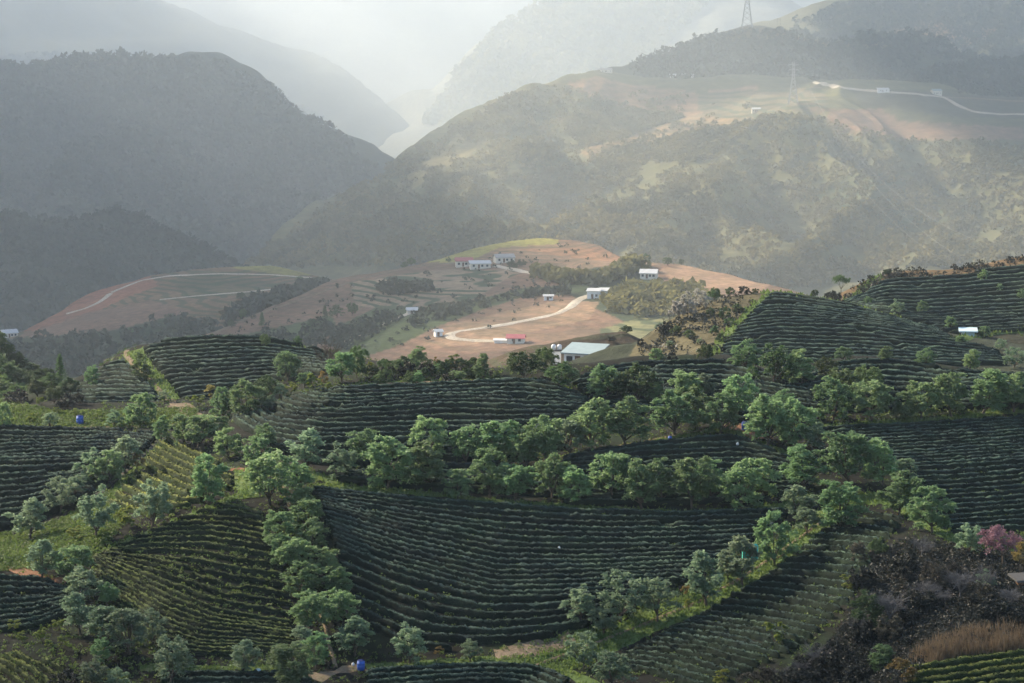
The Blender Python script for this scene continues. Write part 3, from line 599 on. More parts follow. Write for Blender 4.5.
# ------------------------------------------------------------------ trees, each a trunk and a crown
def tree_parts(kind, seed):
    """unit tree about 5 m high standing at the origin: returns trunk mesh, crown mesh, height"""
    rg = np.random.default_rng(seed); H = 5.0
    spec = dict(
        feathery=dict(r=1.65, zc=0.53, rz=0.47, cl=48, fr=11, trunk=0.12, mat='leaf', ls=0.125, fl=0.62),
        pale=dict(r=1.6, zc=0.54, rz=0.46, cl=38, fr=10, trunk=0.13, mat='leaf_pale', ls=0.115, fl=0.72),
        dark=dict(r=2.2, zc=0.55, rz=0.45, cl=44, fr=11, trunk=0.12, mat='leaf_dark', ls=0.14, fl=0.55),
        young=dict(r=1.6, zc=0.56, rz=0.42, cl=13, fr=9, trunk=0.16, mat='leaf_yellow', ls=0.2, fl=0.6),
        gold=dict(r=1.5, zc=0.56, rz=0.42, cl=12, fr=9, trunk=0.16, mat='leaf_gold', ls=0.2, fl=0.55),
        pink=dict(r=2.2, zc=0.68, rz=0.30, cl=26, fr=9, trunk=0.3, mat='pink', ls=0.13, fl=0.5),
        blossom=dict(r=2.5, zc=0.55, rz=0.42, cl=30, fr=12, trunk=0.2, mat='blossom', ls=0.17, fl=0.5),
        umbrella=dict(r=3.2, zc=0.86, rz=0.12, cl=22, fr=11, trunk=0.42, mat='leaf_dark', ls=0.16, fl=0.6),
        bush=dict(r=2.8, zc=0.45, rz=0.48, cl=24, fr=13, trunk=0.05, mat='leaf_dark', ls=0.22, fl=0.6),
        scrub=dict(r=3.2, zc=0.42, rz=0.46, cl=26, fr=12, trunk=0.05, mat='scrub', ls=0.22, fl=0.7),
        brown=dict(r=3.0, zc=0.42, rz=0.48, cl=22, fr=11, trunk=0.05, mat='scrub_brown', ls=0.17, fl=0.8),
    )[kind]
    tk = MB(); cents = []
    lean = rg.normal(0, 0.12, 2) * H * 0.3
    fork = np.array([lean[0] * 0.4, lean[1] * 0.4, spec['trunk'] * H])
    tr = 0.11 if kind not in ('young', 'gold') else 0.06
    tk.tube([(0, 0, -0.35), (lean[0] * 0.12, lean[1] * 0.12, 0.35 * fork[2]), tuple(fork)], [tr * 1.25, tr * 1.05, tr * 0.85], 6)
    R = spec['r']; zc = spec['zc'] * H; rz = spec['rz'] * H
    lobes = 1 + 0.2 * rg.normal(0, 1, 7)
    for i in range(spec['cl']):
        for _ in range(30):
            d = rg.normal(0, 1, 3); d /= np.linalg.norm(d)
            if d[2] > -0.8: break
        a = math.atan2(d[1], d[0]); lb = np.clip(lobes[int((a + math.pi) / (2 * math.pi) * 6.99)], 0.6, 1.3)
        rr = rg.uniform(0.35, 1.0) ** 0.55 * lb
        c = np.array([d[0] * R * rr + lean[0] * 0.6, d[1] * R * rr + lean[1] * 0.6, zc + d[2] * rz * min(rr, 1.1)])
        c[2] = max(c[2], 0.09 * H if spec['trunk'] > 0.1 else 0.25); c[2] = min(c[2], H * 0.99)
        cents.append(c)
    for c in cents[:9 if spec['trunk'] > 0.1 else 6]:
        mid = fork * 0.55 + c * 0.45 + np.array([0, 0, 0.12 * H * rg.uniform(-0.2, 1)]) * 0.3
        tk.tube([tuple(fork), tuple(mid), tuple(c)], [tr * 0.6, tr * 0.38, tr * 0.12], 4)
    # crown: drooping sprays of leaflets round every clump centre
    L, AX = [], []
    for c in cents:
        n = spec['fr'] + int(rg.integers(-2, 3)); rad = R * rg.uniform(0.24, 0.36)
        for _ in range(n):
            th = rg.uniform(0, 2 * math.pi); el = rg.uniform(-0.4, 1.45)
            d = np.array([math.cos(th) * math.cos(el), math.sin(th) * math.cos(el), math.sin(el) * 0.95])
            m_ = 7; t = np.linspace(0.25, 1, m_)[:, None]
            p = c + d * t * rad * rg.uniform(0.7, 1.25); p[:, 2] -= (t[:, 0] ** 2) * rad * 0.38
            side = np.cross(d, (0, 0, 1)); side /= np.linalg.norm(side) + 1e-6
            for sgn in (-1, 1):
                L.append(p + side * sgn * 0.10 + rg.normal(0, 0.06, (m_, 3))); AX.append(np.repeat((d * 0.5 + side * sgn * 0.7)[None], m_, 0))
    L = np.concatenate(L); AX = np.concatenate(AX)
    keep = rg.random(len(L)) < (1.0 if kind != 'pale' else 0.85)
    L = L[keep]; AX = AX[keep]
    Q = leaf_quads(L, rg, spec['ls'] * rg.uniform(0.6, 1.25, len(L)), up=0.75, aspect=spec['fl'], axis=AX)
    cm = mesh_np('crown', Q, np.arange(len(Q)).reshape(-1, 4), M[spec['mat']])
    top = float(np.percentile(L[:, 2], 99.3)); wid = float(np.percentile(L[:, 0], 98) - np.percentile(L[:, 0], 2))
    return tk.mesh('trunk', M['bark'], True), cm, top, wid
def bare_parts(seed, mat='twig'):
    """leafless tree or shrub: trunk with limbs, and a crown of fine twigs"""
    rg = np.random.default_rng(seed); H = 5.0; tk = MB(); cr = MB()
    tk.tube([(0, 0, -0.3), (0.05, 0, 0.7), (0.1, 0.05, 1.3)], [0.12, 0.1, 0.08], 6)
    f = np.array([0.1, 0.05, 1.3])
    for i in range(9):
        a = rg.uniform(0, 6.28); e = rg.uniform(0.45, 1.4); ln = rg.uniform(1.5, 2.6)
        d = np.array([math.cos(a) * math.cos(e), math.sin(a) * math.cos(e), math.sin(e)])
        tip = f + d * ln; tk.tube([tuple(f), tuple(f + d * ln * 0.5 + rg.normal(0, 0.1, 3)), tuple(tip)], [0.055, 0.04, 0.02], 4)
        for j in range(16):
            s = f + d * ln * rg.uniform(0.35, 1.0); dd = d + rg.normal(0, 0.55, 3); dd[2] = abs(dd[2]) * 0.8; dd /= np.linalg.norm(dd)
            l2 = rg.uniform(0.5, 1.3); e2 = s + dd * l2
            cr.tube([tuple(s), tuple(s + dd * l2 * 0.5 + rg.normal(0, 0.05, 3)), tuple(e2)], [0.022, 0.016, 0.008], 3)
            for k in range(4):
                s3 = s + dd * l2 * rg.uniform(0.3, 1); d3 = dd + rg.normal(0, 0.6, 3); d3 /= np.linalg.norm(d3)
                cr.tube([tuple(s3), tuple(s3 + d3 * rg.uniform(0.25, 0.6))], [0.013, 0.007], 3)
    z = [v[2] for v in cr.v]; x = [v[0] for v in cr.v]
    return tk.mesh('trunk', M[mat], True), cr.mesh('crown', M[mat]), float(np.percentile(z, 99)), float(np.percentile(x, 98) - np.percentile(x, 2))
def conifer_parts(seed):
    rg = np.random.default_rng(seed); tk = MB(); tk.tube([(0, 0, -0.3), (0, 0, 2.5), (0.02, 0, 5.0)], [0.11, 0.08, 0.015], 6)
    L, AX = [], []
    for z in np.linspace(0.5, 4.9, 19):
        rad = 1.15 * (1 - z / 5.15) ** 0.8 + 0.08
        for a in rg.uniform(0, 6.28, 11):
            d = np.array([math.cos(a), math.sin(a), -0.25]); t = np.linspace(0.2, 1, 8)[:, None] * rad * rg.uniform(0.7, 1.15)
            L.append(np.array([0, 0, z]) + d * t + rg.normal(0, 0.05, (8, 3))); AX.append(np.repeat(d[None], 8, 0))
    L = np.concatenate(L); AX = np.concatenate(AX); Q = leaf_quads(L, rg, 0.15 * rg.uniform(0.7, 1.2, len(L)), 0.5, 0.5, AX)
    return tk.mesh('trunk', M['bark'], True), mesh_np('crown', Q, np.arange(len(Q)).reshape(-1, 4), M['leaf_dark']), 5.0, 2.1
PROTO = {}
for kd, cnt in (('feathery', 9), ('pale', 6), ('dark', 5), ('young', 4), ('gold', 2), ('pink', 1), ('blossom', 3), ('umbrella', 2), ('bush', 4), ('scrub', 4), ('brown', 3)):
    PROTO[kd] = [tree_parts(kd, 100 + 17 * i + len(kd) * 3) for i in range(cnt)]
PROTO['bare'] = [bare_parts(900 + i) for i in range(3)]
PROTO['bare_dark'] = [bare_parts(950, 'bark')]
PROTO['conifer'] = [conifer_parts(970)]
WORD = dict(feathery='feathery green tree', pale='pale grey-green tree', dark='dense dark green tree', young='young yellow-green sapling', gold='golden yellow sapling',
            pink='pink blossoming tree', blossom='white blossoming tree', umbrella='flat-topped dark tree', bush='dark green bush', scrub='dark leafy shrub', brown='brown withered shrub',
            bare='bare grey shrub', bare_dark='bare dark round tree', conifer='pointed dark conifer')
NAME = dict(feathery='tree', pale='tree', dark='tree', young='sapling', gold='sapling', pink='blossom_tree', blossom='blossom_tree', umbrella='tree', bush='bush', scrub='shrub', brown='shrub',
            bare='bare_shrub', bare_dark='bare_tree', conifer='conifer')
CAT = dict(feathery='tree', pale='tree', dark='tree', young='sapling', gold='sapling', pink='tree', blossom='tree', umbrella='tree', bush='bush', scrub='shrub', brown='shrub', bare='shrub', bare_dark='tree', conifer='tree')
N_TREE = 0
def plant(kind, x, Y, z, hm, wm=None, seed=0):
    rg = random.Random(seed * 7919 + 13)
    tk, cr, top, wid = rg.choice(PROTO[kind])
    s = hm / top; hm *= 0.95; s = hm / top; sx = (0.86 * wm / wid) if wm else s * rg.uniform(0.92, 1.1)
    sx = min(max(sx, s * 0.6), s * 1.5)
    nm = NAME[kind]
    e = bpy.data.objects.new(nm, None); COL.objects.link(e)
    e.location = (x, Y, z); e.rotation_euler = (0, 0, rg.uniform(0, 6.28)); e.scale = (sx, sx, s)
    link('trunk', tk, e); link('crown', cr, e)
    return e
def stand(where, group, items, sheets=None, dflt='feathery'):
    """items: (px, base py, height px[, width px][, kind]); label counts each kind from the left within its stand"""
    global N_TREE
    sheets = sheets or NEAR; rows = []
    for it in items:
        px, py, hp = it[:3]; kd = dflt; wp = None
        for extra in it[3:]:
            if isinstance(extra, str): kd = extra
            else: wp = extra
        rows.append((px, py, hp, wp, kd))
    rows.sort()
    x, Y, z = hit([r[0] for r in rows], [r[1] for r in rows], sheets)
    tot = {}
    for r in rows: tot[r[4]] = tot.get(r[4], 0) + 1
    seen = {}
    for i, (px, py, hp, wp, kd) in enumerate(rows):
        N_TREE += 1; s = Y[i] / FPX
        e = plant(kd, x[i], Y[i], z[i] - 0.03, hp * s, wp * s if wp else None, N_TREE)
        seen[kd] = seen.get(kd, 0) + 1
        o_ = f", {ORD[seen[kd]]} from the left" if tot[kd] > 1 else ''
        tag(e, f"{WORD[kd]}{o_} {where}", CAT[kd], group)
    return rows
stand('lining the wide middle field', 'trees lining the wide middle field',
 [(388,488,56,58,'feathery'),(432,489,50,48),(458,500,34,30),(490,496,50,44),(515,501,38,38),(552,498,48,34),(580,504,40,42),(613,499,50,44),(642,509,53,36),(664,504,48,34),(692,508,54,44),(712,500,42,30),(742,510,54,44),(764,500,44,34)])
stand('in the second line', 'trees of the second line across the middle',
 [(366,464,38,40),(428,460,46,40),(466,466,42,34),(498,466,48,42),(526,470,42,36),(545,462,50,38),(571,457,40,40,'pale'),(592,450,54,44),(625,447,54,46),(674,436,48,46),(694,428,44,36),(720,434,44,42),(738,418,46,34)])
stand('on the bank above the slanting path', 'trees above the slanting path',
 [(560,390,30,42,'dark'),(605,402,40,46),(637,405,43,42,'dark'),(655,404,24,30),(688,404,34,40),(706,398,26,24,'pale')])
stand('beside the upper right terrace', 'trees beside the upper right terrace',
 [(656,363,16,16),(705,363,20,18,'dark'),(746,370,32,30,'feathery'),(774,386,44,38,'dark'),(804,388,40,34),(826,382,26,26,'dark'),(843,361,15,22),(884,362,17,24),(926,367,20,30),(969,370,22,26),(1014,368,22,24,'pale')])
stand('above the broad right-hand field', 'trees above the broad right-hand field',
 [(782,414,26,40),(768,446,54,44),(795,446,50,42),(814,454,34,36,'pale'),(839,400,34,36,'dark'),(833,421,46,40),(866,398,34,38,'dark'),(871,421,42,44),(905,420,30,34),(921,419,40,40),(951,417,46,36),(983,414,48,42),(1014,412,42,36)])
stand('atop the grass strip', 'trees round the upper end of the grass strip',
 [(806,490,48,48),(850,486,58,50),(884,486,50,38),(904,482,26,24,'pale'),(798,520,38,40,'pale'),(839,530,54,44),(807,536,30,34,'pale'),(775,566,58,46),(898,516,48,44),(932,532,48,50)])
stand('along the lower grass strip', 'trees along the lower grass strip',
 [(581,622,40,40,'pale'),(620,622,56,46,'pale'),(604,634,34,40,'pale'),(658,622,48,42,'pale'),(706,606,58,40,'pale'),(742,586,52,44,'pale'),(584,668,40,34,'pale'),(612,690,42,46,'pale'),(728,580,30,26,'pale'),(686,597,16,12,'gold'),(689,613,16,11,'young')])
stand('in the clump left of the middle field', 'trees of the central clump',
 [(198,447,34,34),(209,505,54,46,'feathery'),(229,458,32,32),(217,440,26,26),(184,446,34,30),(264,450,28,26),(258,472,40,34),(270,506,56,50,'feathery'),(299,492,32,36),(306,472,46,36,'pale'),(341,482,42,34,'pale'),(298,512,30,26),(308,530,34,32),(279,548,40,36),(312,552,36,34),(285,566,34,30)])
stand('in the column beside the brown footpath', 'trees beside the brown footpath',
 [(292,570,34,40),(327,582,36,38),(302,596,38,40),(338,596,32,36),(311,634,44,42),(338,628,40,36),(355,656,42,46,'pale'),(284,690,48,52),(243,676,40,36,'pale'),(316,668,38,34),(302,654,30,28,'pale'),(410,664,46,40,'pale'),(470,662,26,26,'pale'),(438,657,12,10,'gold')])
stand('along the left path', 'trees along the left path',
 [(92,482,36,32,'pale'),(108,484,36,34),(125,474,40,32,'pale'),(137,473,22,16,'gold'),(61,512,38,34,'pale'),(74,500,26,26,'pale'),(30,540,44,34,'pale'),(96,538,56,46,'pale'),(152,528,50,42,'pale'),(130,528,22,32,'young'),(74,541,16,18,'young'),(42,580,44,40,'pale'),(76,582,40,38),(82,608,46,40,'pale'),(107,607,26,20,'feathery')])
stand('in the dark lower left hollow', 'trees in the lower left hollow',
 [(80,634,46,36,'pale'),(104,648,46,36,'pale'),(130,654,50,42,'pale'),(152,646,40,34,'pale'),(170,686,54,46,'pale'),(15,632,14,14,'young'),(25,642,12,13,'young'),(41,642,15,15,'young'),(59,632,14,15,'young'),(49,648,10,9,'young'),(62,650,15,10,'young'),(101,662,26,24),(92,688,34,40,'pale'),(118,690,26,28,'pale'),(66,690,22,30,'scrub')])
stand('below the round knoll', 'trees below the round knoll',
 [(92,388,24,18),(141,382,24,20,'dark'),(140,360,9,9,'dark'),(49,430,19,16,'pale'),(114,428,20,18,'pale'),(144,426,36,26),(133,424,22,20),(162,442,28,17),(4,430,30,16),(41,408,12,10,'young'),(30,424,12,12,'young'),(76,416,9,10,'young'),(57,414,8,10,'young'),(165,402,14,13,'pale'),(96,421,8,7,'young')], NEAR)
stand('between knoll and upper field', 'trees between knoll and upper field',
 [(265,349,16,12,'dark'),(298,347,12,8,'dark'),(212,338,5,6,'bush'),(328,374,40,30,'bare_dark'),(288,382,32,26,'feathery'),(342,382,32,28),(357,378,34,22,'dark'),(247,416,38,36),(223,419,34,28),(211,404,20,18,'gold'),(199,408,14,14,'young'),(268,400,26,24,'dark'),(256,400,22,24,'dark'),(291,396,14,18,'young'),(304,388,16,16),(313,390,18,15,'young'),(323,390,20,10,'gold'),(327,394,13,14,'young'),(269,412,18,14,'pale'),(280,398,16,16,'pale'),(369,376,15,10,'young')])
rr = random.Random(5)
stand('on the crest above the upper field', 'bushes on the crest above the upper field',
 [(372 + i * 5.1 + rr.uniform(-2, 2), 378 + rr.uniform(-1, 3) + 4 * math.sin(i * 0.9), rr.uniform(11, 17), rr.uniform(11, 19), ('bush', 'feathery', 'bush', 'scrub')[i % 4]) for i in range(25)] +
 [(380 + i * 7.3 + rr.uniform(-2, 2), 367 + rr.uniform(-1, 2), rr.uniform(8, 12), rr.uniform(10, 15), 'bush') for i in range(14)] +
 [(416,364,22,22,'feathery'),(438,362,13,9,'gold'),(454,362,15,10,'young'),(481,374,22,14,'feathery'),(524,380,30,44,'dark'),(546,374,28,28,'dark')])
stand('on the right hills', 'trees on the right hills',
 [(868,305,9,10),(897,316,18,16,'pale'),(922,315,15,11),(951,331,15,12),(985,337,12,11),(983,281,12,10),(1000,291,8,8),(1022,300,12,12),(841,298,24,18,'umbrella'),(815,298,9,9,'dark'),(1000,350,12,12,'pale'),(886,276,7,9,'bush'),(960,345,10,12),(835,302,12,14,'scrub'),(828,300,8,9,'scrub')])
stand('left of the right hill', 'trees and bushes left of the right hill',
 [(688,316,26,26,'blossom'),(699,310,22,22,'blossom'),(679,320,20,18,'blossom'),(714,302,15,14,'dark'),(710,316,9,11,'bush'),(676,334,9,11,'bush'),(668,332,12,11,'scrub'),(664,336,12,12,'scrub'),(730,292,10,10,'dark'),(744,294,9,12,'scrub'),(724,318,12,12,'bush'),(715,335,10,11,'bush'),(690,338,9,11,'bush'),(700,345,8,10,'pale'),(670,348,8,10,'pale'),(738,312,9,12,'bush'),(728,326,9,10,'bush'),(720,342,9,10,'bush'),(754,294,6,10,'bush')])
stand('on the cone-shaped hill', 'trees on the cone-shaped hill',
 [(626,334,9,14,'dark'),(640,346,8,8,'scrub'),(612,342,6,8,'scrub'),(658,358,10,10,'dark'),(672,362,11,10,'scrub')])
stand('on the wooded left slope', 'trees on the dark wooded slope',
 [(-4,356,30,26,'dark'),(6,362,24,24,'dark'),(16,366,20,22,'dark'),(24,372,22,22,'pale'),(32,378,22,20,'dark'),(42,382,20,22,'dark'),(60,374,32,17,'conifer'),(52,392,20,24,'dark'),(70,398,22,20,'dark'),(8,384,22,26,'dark'),(22,390,22,26,'dark'),(38,398,20,24,'dark'),(54,404,18,22,'dark'),(-6,376,22,26,'dark'),(0,398,18,22,'dark'),(18,404,16,22,'scrub'),(66,408,14,16,'scrub'),(78,404,12,14,'scrub')])
# the rough bank at the lower right
sb = []
for i in range(46):
    px = rr.uniform(790, 1030); lo = np.interp(px, [780, 840, 870, 905, 960, 1030], [690, 610, 570, 545, 548, 556])
    py = rr.uniform(lo + 12, 690)
    if px > 900 and py > 640: continue
    sb.append((px, py, rr.uniform(16, 30), rr.uniform(20, 36), rr.choice(['scrub', 'scrub', 'scrub', 'brown', 'bare', 'scrub'])))
sb += [(1003,570,48,50,'pink'),(888,630,44,40,'bare'),(960,602,36,38,'bare'),(982,596,32,32,'bare'),(846,592,20,17,'young'),(774,648,28,24,'young'),(722,688,20,16,'young'),(866,632,44,34,'dark'),(878,676,34,34,'feathery'),(902,690,34,38,'gold'),
       (862,566,26,30,'brown'),(880,556,20,26,'bush'),(968,556,34,30,'pale'),(1022,580,42,22,'gold'),(950,585,24,30,'brown'),(985,590,22,24,'pale'),(760,690,26,40,'brown'),(820,672,30,40,'bare'),(805,690,22,36,'scrub'),(1010,612,28,36,'bare'),(930,606,24,30,'bare')]
stand('on the rough right-hand bank', 'shrubs on the rough lower right bank', sb)
print('trees', N_TREE)
# ------------------------------------------------------------------ paths, grass verges, roads
def strip(name, line, width, mat, sheets, lift=0.07, n=None, wvar=0.25, seed=1, kind='structure', label=None, cross=5):
    L = smoothline(line, n or max(20, int(np.linalg.norm(np.diff(np.array(line, float), axis=0), axis=1).sum() / 2)))
    x, y, z = hit(L[:, 0], L[:, 1], sheets); P = np.stack([x, y], 1)
    for _ in range(3): P[1:-1] = (P[:-2] + 2 * P[1:-1] + P[2:]) / 4
    d = np.gradient(P, axis=0); d /= np.linalg.norm(d, axis=1)[:, None] + 1e-9; N = np.stack([-d[:, 1], d[:, 0]], 1)
    m = len(P); s = np.arange(m) * 0.5
    wl = width * (1 + wvar * 2 * fbm(s / 3, s * 0 + seed, seed, 3)); wr = width * (1 + wvar * 2 * fbm(s / 3, s * 0 + seed + 9, seed + 3, 3))
    V = []
    for j in range(cross):
        f = j / (cross - 1) * 2 - 1
        off = np.where(f < 0, f * wl * 0.5, f * wr * 0.5)
        Q = P + N * off[:, None]; zz = height(Q[:, 0], Q[:, 1], sheets) + lift * (1 - 0.9 * abs(f)) + (0.012 if abs(f) == 1 else 0)
        V.append(np.c_[Q, zz])
    V = np.stack(V, 1); idx = np.arange(m * cross).reshape(m, cross)
    F = np.stack([idx[:-1, :-1], idx[1:, :-1], idx[1:, 1:], idx[:-1, 1:]], -1).reshape(-1, 4)
    o = link(name, mesh_np(name, V.reshape(-1, 3), F[:, ::-1], mat, smooth=True)); tag(o, kind=kind)
    return P, N, width
TUFTS = []
def tufts(P, N, width, dens, h, seed, sheets):
    rg = np.random.default_rng(seed); ln = np.linalg.norm(np.diff(P, axis=0), axis=1).sum(); q = int(ln * width * dens)
    i = rg.integers(0, len(P) - 1, q); a = rg.random(q)[:, None]
    X = P[i] * (1 - a) + P[i + 1] * a + N[i] * (rg.normal(0, 0.33, q) * width)[:, None]
    z = height(X[:, 0], X[:, 1], sheets)
    hh = h * rg.uniform(0.5, 1.3, q); th = rg.uniform(0, 6.28, q); w_ = hh * 0.45
    C = np.c_[X, z]; dx = np.stack([np.cos(th) * w_, np.sin(th) * w_, np.zeros(q)], 1)
    top = C + np.stack([rg.normal(0, 0.3, q) * hh, rg.normal(0, 0.3, q) * hh, hh], 1)
    TUFTS.append(np.stack([C - dx, C + dx, top], 1).reshape(-1, 3))
NG = [A, K]
G = M['grass']; PT = M['path']
def verge(line, w, seed, dens=14, h=0.28, sh=None, mat=None):
    P, N, W_ = strip('grass_verge', line, w, mat or G, sh or NG, 0.08, seed=seed, wvar=0.35)
    tufts(P, N, W_, dens, h, seed, sh or NG)
verge([(312,486),(370,489),(430,494),(480,500),(560,507),(620,510),(680,513.5),(740,511),(780,506),(812,494)], 1.5, 1)
verge([(300,468),(330,480),(350,486)], 1.4, 2)
verge([(520,668),(570,648),(620,630),(665,610),(700,596),(735,576),(762,559),(790,540),(815,522),(845,505),(880,497)], 2.9, 3, 22)
verge([(545,676),(590,655),(640,633),(690,612),(735,590),(772,566),(800,545),(830,522)], 1.8, 4, 18)
strip('path', [(520,672),(560,657),(600,642),(650,622),(705,599),(750,573),(790,545),(815,527),(838,510)], 0.55, PT, NG, 0.15, seed=5)
verge([(88,560),(120,545),(165,528),(205,510),(248,492)], 1.5, 6)
strip('path', [(-10,556),(20,545),(50,530),(75,516),(100,492),(120,476),(135,462),(150,448),(162,436)], 0.8, M['grey_path'], NG, 0.1, seed=7)
verge([(-10,562),(25,552),(55,536),(85,520),(108,498),(128,478),(145,462),(165,440)], 1.4, 8)
strip('path', [(-85,566),(10,568),(40,577),(65,584)], 1.5, M['orange_soil'], NG, 0.1, seed=9)
verge([(-85,427),(40,426),(100,425),(160,424),(200,421)], 2.2, 10, 10)
strip('path', [(-85,429),(50,428.5),(110,428),(165,426),(200,424)], 0.7, PT, NG, 0.2, seed=11)
strip('path', [(126,351),(127,358),(135,368),(147,376),(158,387),(167,398),(180,411),(190,418)], 0.9, PT, NG, 0.14, seed=12, wvar=0.6)
strip('path', [(178,404),(190,415),(205,421)], 2.6, PT, NG, 0.1, seed=13, wvar=0.6)
verge([(300,345),(285,352),(262,366),(245,376),(232,386)], 1.6, 14, 8, 0.3)
verge([(130,352),(150,374),(175,400)], 2.6, 15, 8, 0.35)
verge([(545,463),(570,456),(610,449),(650,442),(690,434),(722,429),(745,437),(775,449),(805,463)], 1.3, 16)
strip('path', [(548,461),(600,450),(650,441),(690,433),(722,428.5)], 0.5, PT, NG, 0.18, seed=17)
strip('bare_soil', [(722,428),(735,424),(748,431),(757,440)], 2.6, M['orange_soil'], NG, 0.16, seed=18, wvar=0.5)
verge([(805,430),(850,425),(905,421),(960,417),(1010,411),(1125,404)], 1.4, 19)
verge([(535,382),(560,387),(590,399),(612,408)], 1.6, 20)
verge([(775,378),(800,388),(830,400),(850,408)], 1.8, 21)
verge([(840,500),(880,497),(905,508),(940,530),(985,551),(1040,552)], 2.4, 22, 12)
verge([(340,387),(400,382),(470,380),(535,380)], 1.3, 23, 10)
strip('path', [(345,387.5),(400,383.5),(470,381.5),(530,380)], 0.6, PT, NG, 0.18, seed=24)
strip('path', [(284,487),(287,497),(290,508),(293,518)], 0.4, PT, NG, 0.12, seed=25)
strip('path', [(313,598),(320,612),(326,630),(330,648),(336,668)], 0.35, PT, NG, 0.12, seed=26)
strip('bare_soil', [(312,680),(330,674),(345,670),(362,668)], 1.7, M['path'], NG, 0.1, seed=27, wvar=0.5)
verge([(365,667),(430,664),(490,660),(520,662),(560,668),(600,690)], 1.5, 28, 10)
strip('bare_soil', [(495,656),(520,652),(550,648),(575,640)], 2.4, PT, NG, 0.1, seed=29, wvar=0.5)
verge([(140,668),(190,668),(250,668),(310,668)], 1.2, 30, 10)
verge([(240,470),(245,485),(252,498)], 2.0, 31, 10)
strip('bare_soil', [(228,470),(240,469),(250,472)], 1.0, M['orange_soil'], NG, 0.14, seed=32)
for i, ln in enumerate([[(760,292),(800,297),(850,306),(900,320)], [(705,365),(720,345),(745,318),(768,296)], [(940,345),(985,334),(1024,331),(1060,328)], [(845,303),(880,276)]]):
    P, N, W_ = strip('grass_verge', ln, 2.0, G, [R1, R2], 0.25, seed=40 + i); tufts(P, N, W_, 4, 0.6, 40 + i, [R1, R2])
RD = M['road']
strip('road', [(596,294),(586,296.5),(578,299.5),(572,306),(560,313),(530,320),(490,327),(455,332),(447,335),(450,338.5),(470,340.5),(500,341.5),(520,341)], 4.5, RD, [C1], 0.5, wvar=0.1)
strip('road', [(496,266),(520,271),(545,276),(565,280),(590,281)], 5.0, RD, [C1], 0.6, wvar=0.15)
strip('road', [(205,338),(228,327),(255,315),(300,300),(345,284),(380,274),(405,268.5),(440,264),(458,263)], 2.8, PT, [C1], 0.5, wvar=0.2)
strip('path', [(340,344),(365,333),(390,321),(412,312)], 3.8, RD, [C1], 0.5)
strip('path', [(66,314),(85,309),(100,302),(110,294)], 4.2, RD, [C0], 0.6)
strip('path', [(110,293),(140,281),(170,276),(220,274),(270,275),(312,278)], 3.0, RD, [C0], 0.6)
strip('path', [(160,300),(200,296),(250,292),(290,288)], 2.2, RD, [C0], 0.6)
strip('road', [(815,82),(835,87),(862,90),(885,92),(915,94),(945,97.5),(957,105),(973,112),(1000,114.5),(1125,114)], 8.5, RD, [D, D2, D3], 1.5, wvar=0.1)
strip('road', [(945,97.5),(975,98.5),(1010,101),(1125,104)], 6, PT, [D, D2, D3], 1.5, wvar=0.1)
T = np.concatenate(TUFTS)
o = link('grass', mesh_np('grass', T, np.arange(len(T)).reshape(-1, 3), M['leaf_grass'])); tag(o, kind='stuff')
# ------------------------------------------------------------------ undergrowth of the rough bank, dry grass, far woods
def scatter(polys, dens_m2, sheets, seed, keep=(), patch=0.0):
    """random ground points inside picture outlines, thinned to an even density on the ground"""
    rg = np.random.default_rng(seed); out = []
    for poly in polys:
        P = np.array(poly, float); q = 60000
        px = rg.uniform(P[:, 0].min(), P[:, 0].max(), q); py = rg.uniform(P[:, 1].min(), P[:, 1].max(), q)
        m = in_poly(px, py, poly)
        for kp in keep: m &= ~in_poly(px, py, kp) | (rg.random(q) < 0.06)
        if patch: m &= fbm(px / 26, py / 15, seed, 3) > rg.uniform(-0.6, 0.55, q) * patch
        px, py = px[m][:dens_m2], py[m][:dens_m2]
        x, y, z = hit(px, py, sheets); out.append(np.c_[x, y, z])
    return np.concatenate(out)
def clumps(name, C, r, k, ls, mat, seed, flat=0.8, label=None):
    rg = np.random.default_rng(seed); n = len(C); R_ = r * rg.uniform(0.55, 1.35, n)
    d = rg.normal(0, 1, (n, k, 3)); d /= np.linalg.norm(d, axis=2)[..., None]; d[..., 2] = np.abs(d[..., 2]) * flat * 1.6 - 0.25
    Q = C[:, None, :] + d * (R_[:, None] * rg.uniform(0.6, 1.0, (n, k)))[..., None]; Q[..., 2] += R_[:, None] * 0.35
    L = leaf_quads(Q.reshape(-1, 3), rg, ls * np.repeat(R_ / r, k) * rg.uniform(0.6, 1.3, n * k), 0.5, 0.7)
    o = link(name, mesh_np(name, L, np.arange(len(L)).reshape(-1, 4), mat)); tag(o, kind='stuff'); return o
U = scatter([[(806,700),(826,655),(858,600),(875,562),(905,540),(960,550),(1040,555),(1040,640),(930,655),(900,700)]], 5200, [A], 61)
clumps('undergrowth', U, 0.38, 24, 0.095, M['scrub'], 62)
U2 = scatter([[(790,700),(825,650),(862,590),(905,550),(1040,560),(1040,600),(960,620),(900,690)]], 900, [A], 63)
clumps('dead_brush', U2, 0.45, 22, 0.07, M['scrub_brown'], 64)
rg = np.random.default_rng(66)
S_ = scatter([[(905,664),(932,646),(965,634),(1040,630),(1040,650),(960,658),(918,668)]], 3200, [A], 65)
hh = (0.75 + 0.9 * fbm(S_[:, 0] / 1.6, S_[:, 1] / 1.6, 5, 2)) * rg.uniform(0.6, 1.8, len(S_)); th = rg.uniform(0, 6.28, len(S_)); dx = np.stack([np.cos(th) * 0.05, np.sin(th) * 0.05, 0 * th], 1)
tp = S_ + np.stack([rg.normal(0, 0.22, len(S_)) * hh, rg.normal(0, 0.22, len(S_)) * hh, hh], 1)
